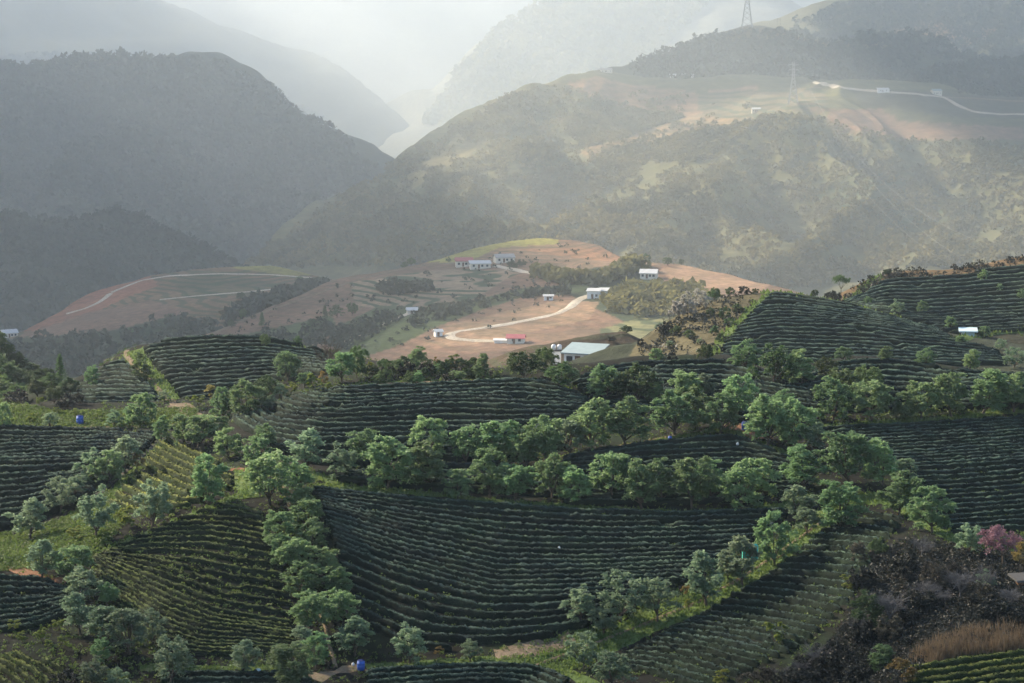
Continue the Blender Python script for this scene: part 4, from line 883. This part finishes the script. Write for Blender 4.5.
V = np.stack([S_ - dx, S_ + dx, tp], 1).reshape(-1, 3)
o = link('dry_grass', mesh_np('dry_grass', V, np.arange(len(V)).reshape(-1, 3), M['straw'])); tag(o, kind='stuff')
tea_field('of the yellow-green lower right corner', 'tea rows of the lower right corner', [(0, [(905,668),(960,660),(1050,648)]), (1, [(890,712),(960,702),(1050,690)])],
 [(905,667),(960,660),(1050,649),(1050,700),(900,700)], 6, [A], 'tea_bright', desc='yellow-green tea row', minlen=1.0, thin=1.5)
verge([(890,676),(915,668),(960,659),(1045,648)], 1.6, 33, 12)
# low weeds between the rows and along every edge
wd = scatter([[(-20,425),(170,425),(320,480),(300,690),(-20,690)], [(300,470),(560,450),(800,420),(1040,400),(1040,560),(900,560),(780,690),(300,690)], [(100,345),(350,350),(800,380),(1040,385),(1040,420),(700,440),(100,420)], [(-20,395),(60,412),(200,408),(190,428),(-20,430)], [(-20,540),(60,520),(110,490),(130,520),(90,560),(-20,575)]], 4600, NEAR, 67)
clumps('weeds', wd, 0.22, 9, 0.09, M['leaf_grass'], 68)
W1 = scatter([[(-20,365),(20,352),(60,385),(82,412),(-20,412)]], 700, [W], 69); clumps('wood_undergrowth', W1, 1.1, 16, 0.4, M['leaf_dark'], 70)
R_ = scatter([[(636,352),(668,322),(702,302),(740,296),(765,294),(745,318),(712,366),(640,366)], [(825,306),(850,292),(880,272),(940,270),(1040,256),(1040,262),(960,277),(885,280),(860,300)]], 170, [R1, R2], 71)
clumps('hill_shrubs', R_, 0.65, 18, 0.2, M['scrub'], 72)
B1 = scatter([[(602,300),(640,288),(690,290),(715,304),(700,325),(640,318),(606,312)], [(530,274),(560,279),(600,281),(636,264),(645,270),(600,285),(560,284)]], 170, [C1], 73)
clumps('woodland', B1, 4.0, 26, 1.5, M['forest'], 74)
B2 = scatter([[(400,318),(440,308),(520,294),(600,289),(600,292),(520,299),(450,318),(410,330)], [(300,345),(370,318),(400,318),(350,350)], [(220,362),(250,340),(330,322),(340,340),(230,370)], [(380,288),(430,286),(430,292),(385,296)]], 70, [C1], 75)
B4 = scatter([[(210,335),(340,285),(460,262),(560,244),(640,262),(600,290),(450,345),(300,352)]], 200, [C1], 89, patch=1.0)
clumps('field_weeds', B4, 1.3, 12, 0.6, M['forest_dark'], 90)
clumps('hillside_shrubs', B2, 2.6, 20, 1.1, M['forest_dark'], 76)
B3 = scatter([[(-10,350),(60,337),(120,330),(170,314),(235,330),(210,370),(-10,380)], [(220,322),(250,305),(300,290),(330,283),(300,300),(260,316)]], 170, [C0], 77)
clumps('valley_woods', B3, 4.0, 22, 1.6, M['forest_dark'], 78)
FD = scatter([[(230,268),(300,226),(400,158),(510,95),(560,84),(600,95),(640,120),(640,240),(560,262),(400,268)], [(600,262),(600,230),(690,150),(770,112),(840,120),(1040,150),(1040,260),(880,275),(760,296),(680,275)], [(640,92),(740,92),(770,120),(700,160),(600,170),(560,120)]], 3600, [D], 79, patch=1.0, keep=[[(600,75),(640,85),(700,92),(760,84),(760,100),(700,118),(640,112),(590,95),(560,85)], [(580,150),(640,132),(700,112),(770,108),(760,122),(690,135),(640,148),(590,160)], [(700,92),(820,88),(830,105),(740,122),(700,110)], [(810,110),(880,108),(900,122),(1024,128),(1024,142),(900,140),(840,130)]])
clumps('forest', FD, 4.6, 20, 1.8, M['forest'], 80)
FE = scatter([[(-10,216),(60,228),(120,214),(200,245),(260,280),(180,300),(100,310),(-10,340)]], 2400, [E3], 81)
clumps('spur_forest', FE, 6.5, 18, 2.6, M['forest_dark'], 82)
FE2 = scatter([[(-10,60),(50,54),(215,62),(320,115),(430,230),(260,270),(120,218),(-10,220)]], 5200, [E2, E1], 83)
clumps('mountain_forest', FE2, 9.0, 14, 4.0, M['forest_dark'], 84)
FD2 = scatter([[(630,64),(710,36),(790,30),(920,44),(920,92),(640,80)], [(880,88),(950,66),(1040,50),(1040,104),(900,94)], [(790,22),(860,0),(1040,0),(1040,52),(950,62),(860,40)]], 1300, [D2, D3, D4], 85)
clumps('ridge_forest', FD2, 7.0, 14, 3.0, M['forest_dark'], 86)
FF = scatter([[(425,125),(460,70),(490,35),(560,-10),(720,-10),(640,70),(480,130)]], 1700, [F1], 87)
clumps('far_forest', FF, 18.0, 14, 8, M['forest'], 88)
# ------------------------------------------------------------------ houses, sheds, pylons, drums
for nm, colr in (('white_paint', (0.78, 0.78, 0.76)), ('cream_wall', (0.62, 0.58, 0.50)), ('blue_roof', (0.25, 0.315, 0.335)), ('white_roof', (0.48, 0.49, 0.50)), ('red_roof', (0.36, 0.12, 0.13)),
                 ('grey_roof', (0.32, 0.31, 0.30)), ('dark_glass', (0.03, 0.035, 0.04)), ('wood_door', (0.16, 0.09, 0.05)), ('blue_plastic', (0.025, 0.09, 0.36)), ('pale_blue', (0.42, 0.54, 0.58)),
                 ('turquoise', (0.10, 0.52, 0.44)), ('steel', (0.30, 0.31, 0.32)), ('tank_steel', (0.62, 0.64, 0.66)), ('sack', (0.70, 0.70, 0.68)), ('dark_lid', (0.02, 0.03, 0.12)), ('concrete', (0.09, 0.088, 0.085))):
    M[nm] = mat_plain(nm, colr, 0.55 if nm in ('blue_plastic', 'tank_steel') else 0.9, 0.35 if nm in ('blue_plastic', 'tank_steel') else 0.08, 0.10, 0.6)
def building(px, py, w, d, hw, hr, roof, wall, rot, label, sheets, cat='house', kind='gable', nwin=3, group=None, name='house', z=None):
    """w long, d deep, hw wall height, hr roof rise; stands where the sight line meets the hill"""
    x, Y, zz = [float(v[0]) for v in hit([px], [py], sheets)]
    sc = sheets[0].far; sc = 1 + (sc - 1) * 0.75 if sc > 1 else 1.0; w *= sc; d *= sc; hw *= sc ** 0.5; hr *= sc * (0.8 if sc > 1 else 1)
    e = bpy.data.objects.new(name, None); COL.objects.link(e); e.location = (x, Y, zz if z is None else z); e.rotation_euler = (0, 0, math.radians(rot))
    tag(e, label, cat, group)
    mb = MB(); mb.box(-w / 2, w / 2, -d / 2, d / 2, -3.0, hw)
    if kind == 'gable':
        for sx in (-1, 1):
            n = len(mb.v); xx = sx * (w / 2 - 0.002)
            mb.v += [(xx, -d / 2, hw), (xx, d / 2, hw), (xx, 0, hw + hr)]; mb.f.append((n, n + 1, n + 2))
    link('wall', mb.mesh('wall', M[wall]), e)
    rb = MB(); t = 0.18; ov = 0.5
    if kind == 'gable':
        for sy in (-1, 1):
            y0, z0, y1, z1 = sy * (d / 2 + ov), hw - hr * ov / (d / 2), 0.0, hw + hr
            a = [(-w / 2 - ov, y0, z0 + 0.03), (w / 2 + ov, y0, z0 + 0.03), (w / 2 + ov, y1, z1 + 0.03), (-w / 2 - ov, y1, z1 + 0.03)]
            b = [(p[0], p[1], p[2] + t) for p in a]; n = len(rb.v); rb.v += a + b
            for q in ((0, 3, 2, 1), (4, 5, 6, 7), (0, 1, 5, 4), (1, 2, 6, 5), (3, 0, 4, 7)): rb.f.append(tuple(n + i for i in q))
    else:   # single pitch falling to the front
        a = [(-w / 2 - ov, -d / 2 - ov, hw + 0.03), (w / 2 + ov, -d / 2 - ov, hw + 0.03), (w / 2 + ov, d / 2 + ov, hw + hr), (-w / 2 - ov, d / 2 + ov, hw + hr)]
        b = [(p[0], p[1], p[2] + t) for p in a]; rb.v += a + b
        for q in ((0, 3, 2, 1), (4, 5, 6, 7), (0, 1, 5, 4), (1, 2, 6, 5), (2, 3, 7, 6), (3, 0, 4, 7)): rb.f.append(q)
    link('roof', rb.mesh('roof', M[roof]), e)
    if nwin:
        db = MB(); dxx = -w * 0.08; db.box(dxx - 0.5, dxx + 0.5, -d / 2 - 0.06, -d / 2 - 0.003, 0.0, min(2.1, hw - 0.2)); link('door', db.mesh('door', M['wood_door']), e)
        for i in range(nwin):
            xc = -w / 2 + w * (i + 0.5) / nwin + (0.9 if abs(-w / 2 + w * (i + 0.5) / nwin - dxx) < 1.2 else 0)
            if abs(xc) > w / 2 - 0.7: continue
            wb = MB(); wb.box(xc - 0.55, xc + 0.55, -d / 2 - 0.05, -d / 2 - 0.003, 0.9, min(2.0, hw - 0.25)); link('window', wb.mesh('window', M['dark_glass']), e)
    return e
e = building(585, 367, 5.9, 4.2, 2.4, 1.2, 'blue_roof', 'white_paint', -24, 'long white shed with a pale blue metal roof behind the tea fields', [CONE], 'shed', 'mono', 3, name='shed')
tw = bpy.data.objects.new('water_tower', None); COL.objects.link(tw)
x, Y, z = [float(v[0]) for v in hit([556.5], [366], [CONE])]; tw.location = (x, Y, z)
tag(tw, 'white square tower carrying two steel water tanks beside the blue-roofed shed', 'water tower')
mb = MB(); mb.box(-0.75, 0.75, -0.75, 0.75, -3, 2.6); link('tower_block', mb.mesh('tower_block', M['white_paint']), tw)
mb = MB(); mb.box(-0.95, 0.95, -0.85, 0.85, 2.602, 2.75); link('platform', mb.mesh('platform', M['concrete']), tw)
for sx in (-0.5, 0.5):
    mb = MB(); mb.tube([(sx, 0, 2.76), (sx, 0, 2.8), (sx, 0, 3.5), (sx, 0, 3.7), (sx, 0, 3.75)], [0.3, 0.42, 0.42, 0.25, 0.02], 12); link('tank', mb.mesh('tank', M['tank_steel'], True), tw)
building(649, 278, 6.5, 5, 2.4, 1.6, 'white_roof', 'cream_wall', -12, 'white-roofed house beside the red soil bank at the right end of the red hill', [C1])
building(594, 298, 4.6, 5, 3.0, 0.8, 'white_roof', 'white_paint', -8, 'tall white house at the top of the winding pale road', [C1], kind='mono', nwin=2)
building(613, 296.5, 10, 5, 2.4, 0.9, 'white_roof', 'white_paint', -8, 'long low white house beside the tall white house above the road', [C1], kind='mono', nwin=4)
building(464, 266, 7, 5, 2.6, 1.5, 'red_roof', 'cream_wall', 6, 'house with a dull red roof on the crest of the red hill', [C1])
building(480, 268, 8.5, 5, 2.2, 1.1, 'white_roof', 'cream_wall', 6, 'long white-roofed house beside the red-roofed house on the crest', [C1], kind='mono')
building(504, 262, 8, 5, 2.4, 1.5, 'grey_roof', 'cream_wall', 15, 'grey-roofed house among bushes right of the white-roofed houses', [C1])
building(548.5, 300, 3.4, 2.4, 1.6, 0.5, 'white_roof', 'white_paint', 0, 'small white hut alone on the bare slope left of the road', [C1], 'hut', 'mono', 1)
building(412, 313.5, 3.6, 2.6, 1.6, 0.9, 'white_roof', 'cream_wall', 10, 'small pale-roofed hut at the end of the dirt track', [C1], 'hut', 'gable', 1)
building(438, 336, 2.4, 2.2, 1.8, 0.7, 'white_roof', 'white_paint', 20, 'tiny white hut at the hairpin of the pale road', [C1], 'hut', 'gable', 1)
building(516, 343, 5.5, 3.5, 2.0, 1.2, 'red_roof', 'cream_wall', -8, 'small red-roofed house below the lower bend of the road', [C1], nwin=2)
building(502, 342.5, 5.0, 2.6, 0.8, 0.4, 'white_roof', 'white_paint', 0, 'low flat white shed beside the small red-roofed house', [C1], 'shed', 'mono', 0, name='shed')
building(9, 337, 7, 5, 2.4, 1.6, 'white_roof', 'cream_wall', 30, 'pale pink-walled house at the left edge behind the dark wood', [C0, C1])
building(17, 243, 6, 5, 2.6, 1.8, 'white_roof', 'cream_wall', 15, 'lone white house in the forest on the wooded spur', [E3])
for px, lb in ((672, 'leftmost'), (684, 'middle one'), (691, 'rightmost')):
    building(px, 77, 8 if px == 672 else 5.5, 6, 2.6, 1.5, 'white_roof', 'white_paint', 0, f'small white house on the high bench, {lb} of the three under the cliff', [D, D2], nwin=2, group='three white houses under the cliff')
building(606, 72, 12, 7, 3, 2, 'grey_roof', 'cream_wall', 5, 'grey house on the left tip of the high bench', [D, D2])
building(756, 111.5, 8, 6, 2.8, 1.6, 'white_roof', 'cream_wall', 0, 'lone white-roofed house on the terraced slope near the small pylon', [D])
building(883, 91.5, 11, 8, 2.0, 2.2, 'white_roof', 'white_paint', 0, 'wide pale shed beside the high mountain road', [D, D2, D3], 'shed', 'mono', 2, name='shed')
building(936, 94, 9, 8, 4.0, 2.0, 'blue_roof', 'cream_wall', 10, 'pale blue-roofed house where the high mountain road turns', [D, D2, D3])
building(1023, 588, 1.0, 1.0, 0.7, 0.25, 'concrete', 'wood_door', 12, 'small grey-roofed hut at the right edge of the rough bank', [A], 'hut', 'mono', 1)
building(968, 336, 2.0, 1.5, 0.7, 0.4, 'pale_blue', 'pale_blue', -8, 'pale blue tarpaulin shelter on the right hill', [R1, R2], 'shelter', 'mono', 0, name='shelter')
def lathe(name, prof, mat, parent=None, sides=16):
    mb = MB(); mb.tube([(0, 0, z_) for r_, z_ in prof], [max(r_, 0.003) for r_, z_ in prof], sides); return link(name, mb.mesh(name, M[mat], True), parent)
def drum(px, py, s, label, mat='blue_plastic', lid='dark_lid', cat='drum', sheets=NEAR, group=None):
    x, Y, z = [float(v[0]) for v in hit([px], [py], sheets)]
    e = bpy.data.objects.new('drum', None); COL.objects.link(e); e.location = (x, Y, z + 0.1); e.scale = (s * 1.2, s * 1.2, s * 0.95); tag(e, label, cat, group)
    lathe('barrel', [(0.02, 0), (0.27, 0), (0.29, 0.05), (0.30, 0.3), (0.31, 0.32), (0.31, 0.36), (0.30, 0.38), (0.30, 0.6), (0.31, 0.62), (0.31, 0.66), (0.29, 0.68), (0.28, 0.86), (0.22, 0.9)], mat, e)
    lathe('lid', [(0.23, 0.885), (0.24, 0.90), (0.24, 0.94), (0.02, 0.95)], lid, e)
    return e
drum(361, 671, 0.95, 'bright blue plastic drum on the bare soil at the bottom of the footpath')
drum(80, 425, 1.15, 'blue plastic drum in the grass strip below the round knoll')
drum(745, 431, 1.05, 'blue plastic drum, left one of the pair on the orange soil patch')
drum(750.5, 430.5, 1.05, 'blue plastic drum, right one of the pair on the orange soil patch')
drum(258, 678, 0.75, 'pale blue can at the foot of the lower left trees', 'pale_blue', 'pale_blue', 'can')
drum(670, 442, 0.6, 'small blue bucket on the grass edge of the slanting path', 'blue_plastic', 'blue_plastic', 'bucket')
def sack(px, py, label, s=0.5, up=0.3):
    x, Y, z = [float(v[0]) for v in hit([px], [py], NEAR)]
    mb = MB(); mb.tube([(0, 0, 0), (0, 0, 0.05), (0, 0, 0.3), (0.03, 0, 0.5), (0.05, 0, 0.6), (0.05, 0.02, 0.68)], [0.15, 0.3, 0.32, 0.24, 0.08, 0.14], 10)
    o = link('sack', mb.mesh('sack', M['sack'], True), loc=(x, Y, z + up)); o.scale = (s, s, s); tag(o, label, 'sack')
sack(737.5, 448, 'white sack standing among the tea rows, the left of two'); sack(752.5, 448, 'white sack standing among the tea rows, the right of two'); sack(353, 666, 'small pale sack beside the blue drum on bare soil', 0.45, 0.03)
sack(559, 552, 'tiny white bag lying in the wide middle field', 0.4)
# turquoise netting caught in a tree by the grass strip
x, Y, z = [float(v[0]) for v in hit([748], [572], [A])]
rg = np.random.default_rng(5); gv = []
for i in range(13):
    for j in range(11):
        u_, v_ = i / 12 - 0.5, j / 10 - 0.5
        gv.append((u_ * 1.5, -0.35 * math.cos(u_ * 3) + rg.normal(0, 0.05), v_ * 1.5 + rg.normal(0, 0.05) - 0.5 * u_ * u_))
gf = [(i * 11 + j, (i + 1) * 11 + j, (i + 1) * 11 + j + 1, i * 11 + j + 1) for i in range(12) for j in range(10)]
o = link('net', mesh_np('net', gv, gf, M['turquoise'], smooth=True), loc=(x, Y - 1.6, z + 2.3)); sm = o.modifiers.new('thickness', 'SOLIDIFY'); sm.thickness = 0.03
tag(o, 'turquoise net caught in the tree beside the grass strip', 'net')
# lattice pylons and their cables
def pylon(px, py, H, label, sheets, arms=3):
    H *= 1.7
    x, Y, z = [float(v[0]) for v in hit([px], [py], sheets)]
    e = bpy.data.objects.new('pylon', None); COL.objects.link(e); e.location = (x, Y, z - 0.5); tag(e, label, 'pylon', None)
    b, t = H * 0.11, H * 0.018; tr = H * 0.006
    hw = lambda h: (b + (t * 1.6 - b) * min(h / 0.62, 1)) if h < 0.62 else t * 1.6 + (t - t * 1.6) * (h - 0.62) / 0.38
    for sx in (-1, 1):
        for sy in (-1, 1):
            mb = MB(); mb.tube([(sx * hw(h), sy * hw(h), h * H) for h in (0, 0.31, 0.62, 1.0)], [tr * 1.3, tr * 1.1, tr, tr * 0.7], 4); link('leg', mb.mesh('leg', M['steel']), e)
    mb = MB(); hs_ = [0, .13, .25, .36, .46, .55, .63, .71, .79, .87, .95]
    for h0, h1 in zip(hs_[:-1], hs_[1:]):
        a, c_ = hw(h0), hw(h1)
        for sg in (-1, 1):
            mb.tube([(-a, sg * a, h0 * H), (c_, sg * c_, h1 * H)], [tr * .6] * 2, 3); mb.tube([(a, sg * a, h0 * H), (-c_, sg * c_, h1 * H)], [tr * .6] * 2, 3)
            mb.tube([(sg * a, -a, h0 * H), (sg * c_, c_, h1 * H)], [tr * .6] * 2, 3); mb.tube([(sg * a, a, h0 * H), (sg * c_, -c_, h1 * H)], [tr * .6] * 2, 3)
    link('bracing', mb.mesh('bracing', M['steel']), e)
    for h in (0.68, 0.80, 0.92)[:arms]:
        L = H * 0.13; mb = MB()
        for sg in (-1, 1):
            mb.tube([(0, 0, h * H + H * 0.03), (sg * L, 0, h * H)], [tr * .8] * 2, 4); mb.tube([(0, 0, h * H), (sg * L, 0, h * H)], [tr * .8] * 2, 4)
            mb.tube([(sg * L, 0, h * H), (sg * L, 0, h * H - H * 0.035)], [tr * .5] * 2, 4)
        link('crossarm', mb.mesh('crossarm', M['steel']), e)
    return np.array([x, Y, z]), H
p1, h1 = pylon(747, 27.5, 46, 'tall lattice pylon on top of the cliff hill against the haze', [D2])
p2, h2 = pylon(793, 104, 34, 'small lattice pylon on the terraced slope below the high road', [D])
def post(px, py, H, label):
    H *= 1.5
    x, Y, z = [float(v[0]) for v in hit([px], [py], [D2, D4])]
    e = bpy.data.objects.new('utility_pole', None); COL.objects.link(e); e.location = (x, Y, z); tag(e, label, 'pole')
    mb = MB(); mb.tube([(0, 0, -1), (0, 0, H)], [0.45, 0.3], 6); link('pole', mb.mesh('pole', M['concrete']), e)
    mb = MB(); mb.box(-1.6, 1.6, -0.15, 0.15, H * 0.9, H * 0.9 + 0.3); link('crossarm', mb.mesh('crossarm', M['steel']), e)
post(777.5, 25, 9, 'thin utility pole on the ridge, left of the two right of the tall pylon'); post(780.5, 25, 9, 'thin utility pole on the ridge, right of the two right of the tall pylon')
def at3(px, py, Y):
    c, k = ray(px, py); return np.array([float(c) * Y, Y, float(k) * Y])
for i, (a0, b0) in enumerate([((-4, 31), (945, 262)), ((4, 31), (962, 258)), ((4, 27), (975, 240))]):
    a = p2 + np.array([a0[0] * 1.7, 0, a0[1] * 1.7]); b = at3(b0[0], b0[1], 2020)
    t = np.linspace(0, 1, 24)[:, None]; pts = a * (1 - t) + b * t; pts[:, 2] -= 95 * 4 * (t * (1 - t))[:, 0] * 0.35
    mb = MB(); mb.tube([tuple(p) for p in pts], [0.075] * 24, 4); o = link('power_cable', mb.mesh('power_cable', M['steel'])); tag(o, f"thin power cable sagging down the right mountain, {('lowest', 'middle', 'highest')[i]} of the three", 'cable', 'power cables of the right mountain')
# lone trees on the far red hills
stand('on the red hills', 'trees scattered over the red hills', [(411,264,9,8,'dark'),(404,266,6,8,'bush'),(243,318,12,9,'dark'),(262,326,15,9,'conifer'),(232,328,9,9,'dark'),(325,322,18,10,'conifer'),(337,318,14,12,'dark'),(352,316,14,13,'dark'),(312,328,10,12,'dark'),(376,318,9,9,'dark'),
 (632,272,14,18,'dark'),(646,262,9,9,'bush'),(616,276,12,18,'dark'),(604,278,9,14,'dark'),(668,266,9,9,'dark'),(590,280,7,14,'bush'),(570,276,7,12,'bush'),(536,272,7,12,'bush'),(512,268,8,12,'bush'),(522,266,7,12,'bush'),(448,262,5,7,'bush'),(681,262,6,6,'dark'),(660,332,10,9,'dark'),(640,350,10,10,'dark')], [C1])
stand('on the left red hill', 'trees of the left red hill', [(156,277,9,6,'bare_dark'),(290,292,7,8,'dark'),(300,284,8,8,'dark'),(240,300,8,9,'dark'),(60,345,9,9,'dark'),(95,340,9,10,'dark'),(130,336,9,10,'dark'),(170,322,9,10,'dark')], [C0, C1])
# ------------------------------------------------------------------ air, sky and sun
HAZE_DENSITY = 1.7e-4
m, nt, out = newmat('haze_air')
pv = nd(nt, 'ShaderNodeVolumePrincipled'); pv.inputs['Color'].default_value = (0.80, 0.90, 1.0, 1); pv.inputs['Density'].default_value = HAZE_DENSITY
pv.inputs['Anisotropy'].default_value = 0.6
nt.links.new(pv.outputs[0], out.inputs['Volume'])
hz = MB(); hz.box(-4300, 4300, -160, 11300, -263, 760)
o = link('haze', hz.mesh('haze', m)); tag(o, kind='stuff')
SUN_AZ, SUN_EL = math.radians(-57), math.radians(33)
Ldir = np.array([math.sin(SUN_AZ) * math.cos(SUN_EL), math.cos(SUN_AZ) * math.cos(SUN_EL), math.sin(SUN_EL)])
# broken cloud added out of view, its gaps shaped to place sun shafts and shade
def smooth(a, b, x):
    t = np.clip((x - a) / (b - a), 0, 1); return t * t * (3 - 2 * t)
SHADE_CLOUD_Z = 900.0
def cover(x, Y):
    c = x / np.maximum(Y, 60)
    n = fbm(x / 300, Y / 520, 41, 4)
    far = smooth(900, 1150, Y)
    left = smooth(430, 640, Y) * (1 - smooth(-0.115, -0.035, c + 0.04 * n + 0.045 * smooth(2600, 4000, Y) + 0.115 * (1 - smooth(980, 1200, Y)))) * (1 - smooth(5300, 6000, Y))
    left = left * (1 - 0.65 * smooth(1800, 2000, Y) * (1 - smooth(2300, 2500, Y)) * smooth(-0.21, -0.18, c) * (1 - smooth(-0.16, -0.13, c)))
    right = far * smooth(0.165, 0.22, c + 0.02 * n) * (1 - smooth(3900, 4200, Y))
    bench = smooth(3460, 3560, Y) * (1 - smooth(3780, 3900, Y)) * smooth(0.04, 0.06, c)
    r2 = smooth(300, 330, Y) * (1 - smooth(480, 600, Y)) * smooth(0.05, 0.08, c)
    near = 1 - smooth(146, 172, Y + 22 * fbm(x / 45, Y / 45, 47, 3))  # added to shade the air in front of the fields and thin its glow
    n2 = fbm(x / 210 + 7, Y / 420, 51, 3)
    small = 0.9 * smooth(0.27, 0.40, n2) * smooth(1100, 1500, Y) * (1 - smooth(5200, 5800, Y))
    m = np.maximum.reduce([left, right, bench, near, small])
    return m + 0.35 * n * (m > 0.02)
gx = np.arange(-3900, 1100, 20.0); gy = np.arange(100, 6900, 20.0)
GX, GY = np.meshgrid(gx, gy)
hs = (SHADE_CLOUD_Z + 60) / math.tan(SUN_EL)
tx, ty = GX - math.sin(SUN_AZ) * hs, GY - math.cos(SUN_AZ) * hs
cv = np.where(ty > -150, cover(tx, ty), 0)
th = np.sqrt(np.clip(cv - 0.42, 0, 1)) * 110
zt = SHADE_CLOUD_Z + th * (1 + 0.5 * fbm(GX / 70, GY / 70, 43, 3)); zb = SHADE_CLOUD_Z - th * 0.3
ins = th > 0
q = np.arange(GX.size).reshape(GX.shape)
cell = ins[:-1, :-1] | ins[1:, :-1] | ins[:-1, 1:] | ins[1:, 1:]
Fq = np.stack([q[:-1, :-1], q[:-1, 1:], q[1:, 1:], q[1:, :-1]], -1)[cell]
Vc = np.concatenate([np.stack([GX, GY, zt], -1).reshape(-1, 3), np.stack([GX, GY, zb - 0.5], -1).reshape(-1, 3)])
used = np.unique(Fq); remap = np.full(GX.size, -1); remap[used] = np.arange(len(used))
Fc = remap[Fq]; Vc = np.concatenate([Vc[:GX.size][used], Vc[GX.size:][used]])
mc, ntc, outc = newmat('shade_cloud')
dc = nd(ntc, 'ShaderNodeBsdfDiffuse'); dc.inputs['Color'].default_value = (0.9, 0.9, 0.9, 1)
tcn = nd(ntc, 'ShaderNodeBsdfTranslucent'); tcn.inputs['Color'].default_value = (0.85, 0.87, 0.9, 1)
mxc = nd(ntc, 'ShaderNodeMixShader'); mxc.inputs[0].default_value = 0.55
ntc.links.new(dc.outputs[0], mxc.inputs[1]); ntc.links.new(tcn.outputs[0], mxc.inputs[2]); ntc.links.new(mxc.outputs[0], outc.inputs['Surface'])
o = link('shade_clouds', mesh_np('shade_clouds', Vc, np.concatenate([Fc, Fc[:, ::-1] + len(used)]), mc, smooth=True)); tag(o, kind='structure')
w = bpy.data.worlds.new('World'); scene.world = w; w.use_nodes = True
wn = w.node_tree; wn.nodes.clear()
sky = wn.nodes.new('ShaderNodeTexSky'); sky.sky_type = 'NISHITA'; sky.sun_disc = False
sky.sun_elevation = SUN_EL; sky.sun_rotation = SUN_AZ
bg = wn.nodes.new('ShaderNodeBackground'); bg.inputs['Strength'].default_value = 0.1
wo = wn.nodes.new('ShaderNodeOutputWorld'); wn.links.new(sky.outputs[0], bg.inputs['Color']); wn.links.new(bg.outputs[0], wo.inputs['Surface'])
sl = bpy.data.lights.new('sun', 'SUN'); sl.energy = 5.0; sl.angle = math.radians(1.6); sl.color = (1.0, 0.845, 0.63)
so = bpy.data.objects.new('sun', sl); COL.objects.link(so)
from mathutils import Vector
so.rotation_euler = Vector((-Ldir[0], -Ldir[1], -Ldir[2])).to_track_quat('-Z', 'Y').to_euler()
scene.view_settings.view_transform = 'Standard'; scene.view_settings.look = 'None'
scene.view_settings.gamma = 1.0; scene.view_settings.use_curve_mapping = False
scene.view_settings.exposure = 1.5
cy = scene.cycles
cy.use_denoising = True
try: cy.denoiser = 'OPENIMAGEDENOISE'
except Exception: pass
cy.max_bounces = 7; cy.diffuse_bounces = 3; cy.transmission_bounces = 4; cy.volume_bounces = 1; cy.transparent_max_bounces = 6
cy.use_fast_gi = False
scene.render.engine = 'CYCLES'
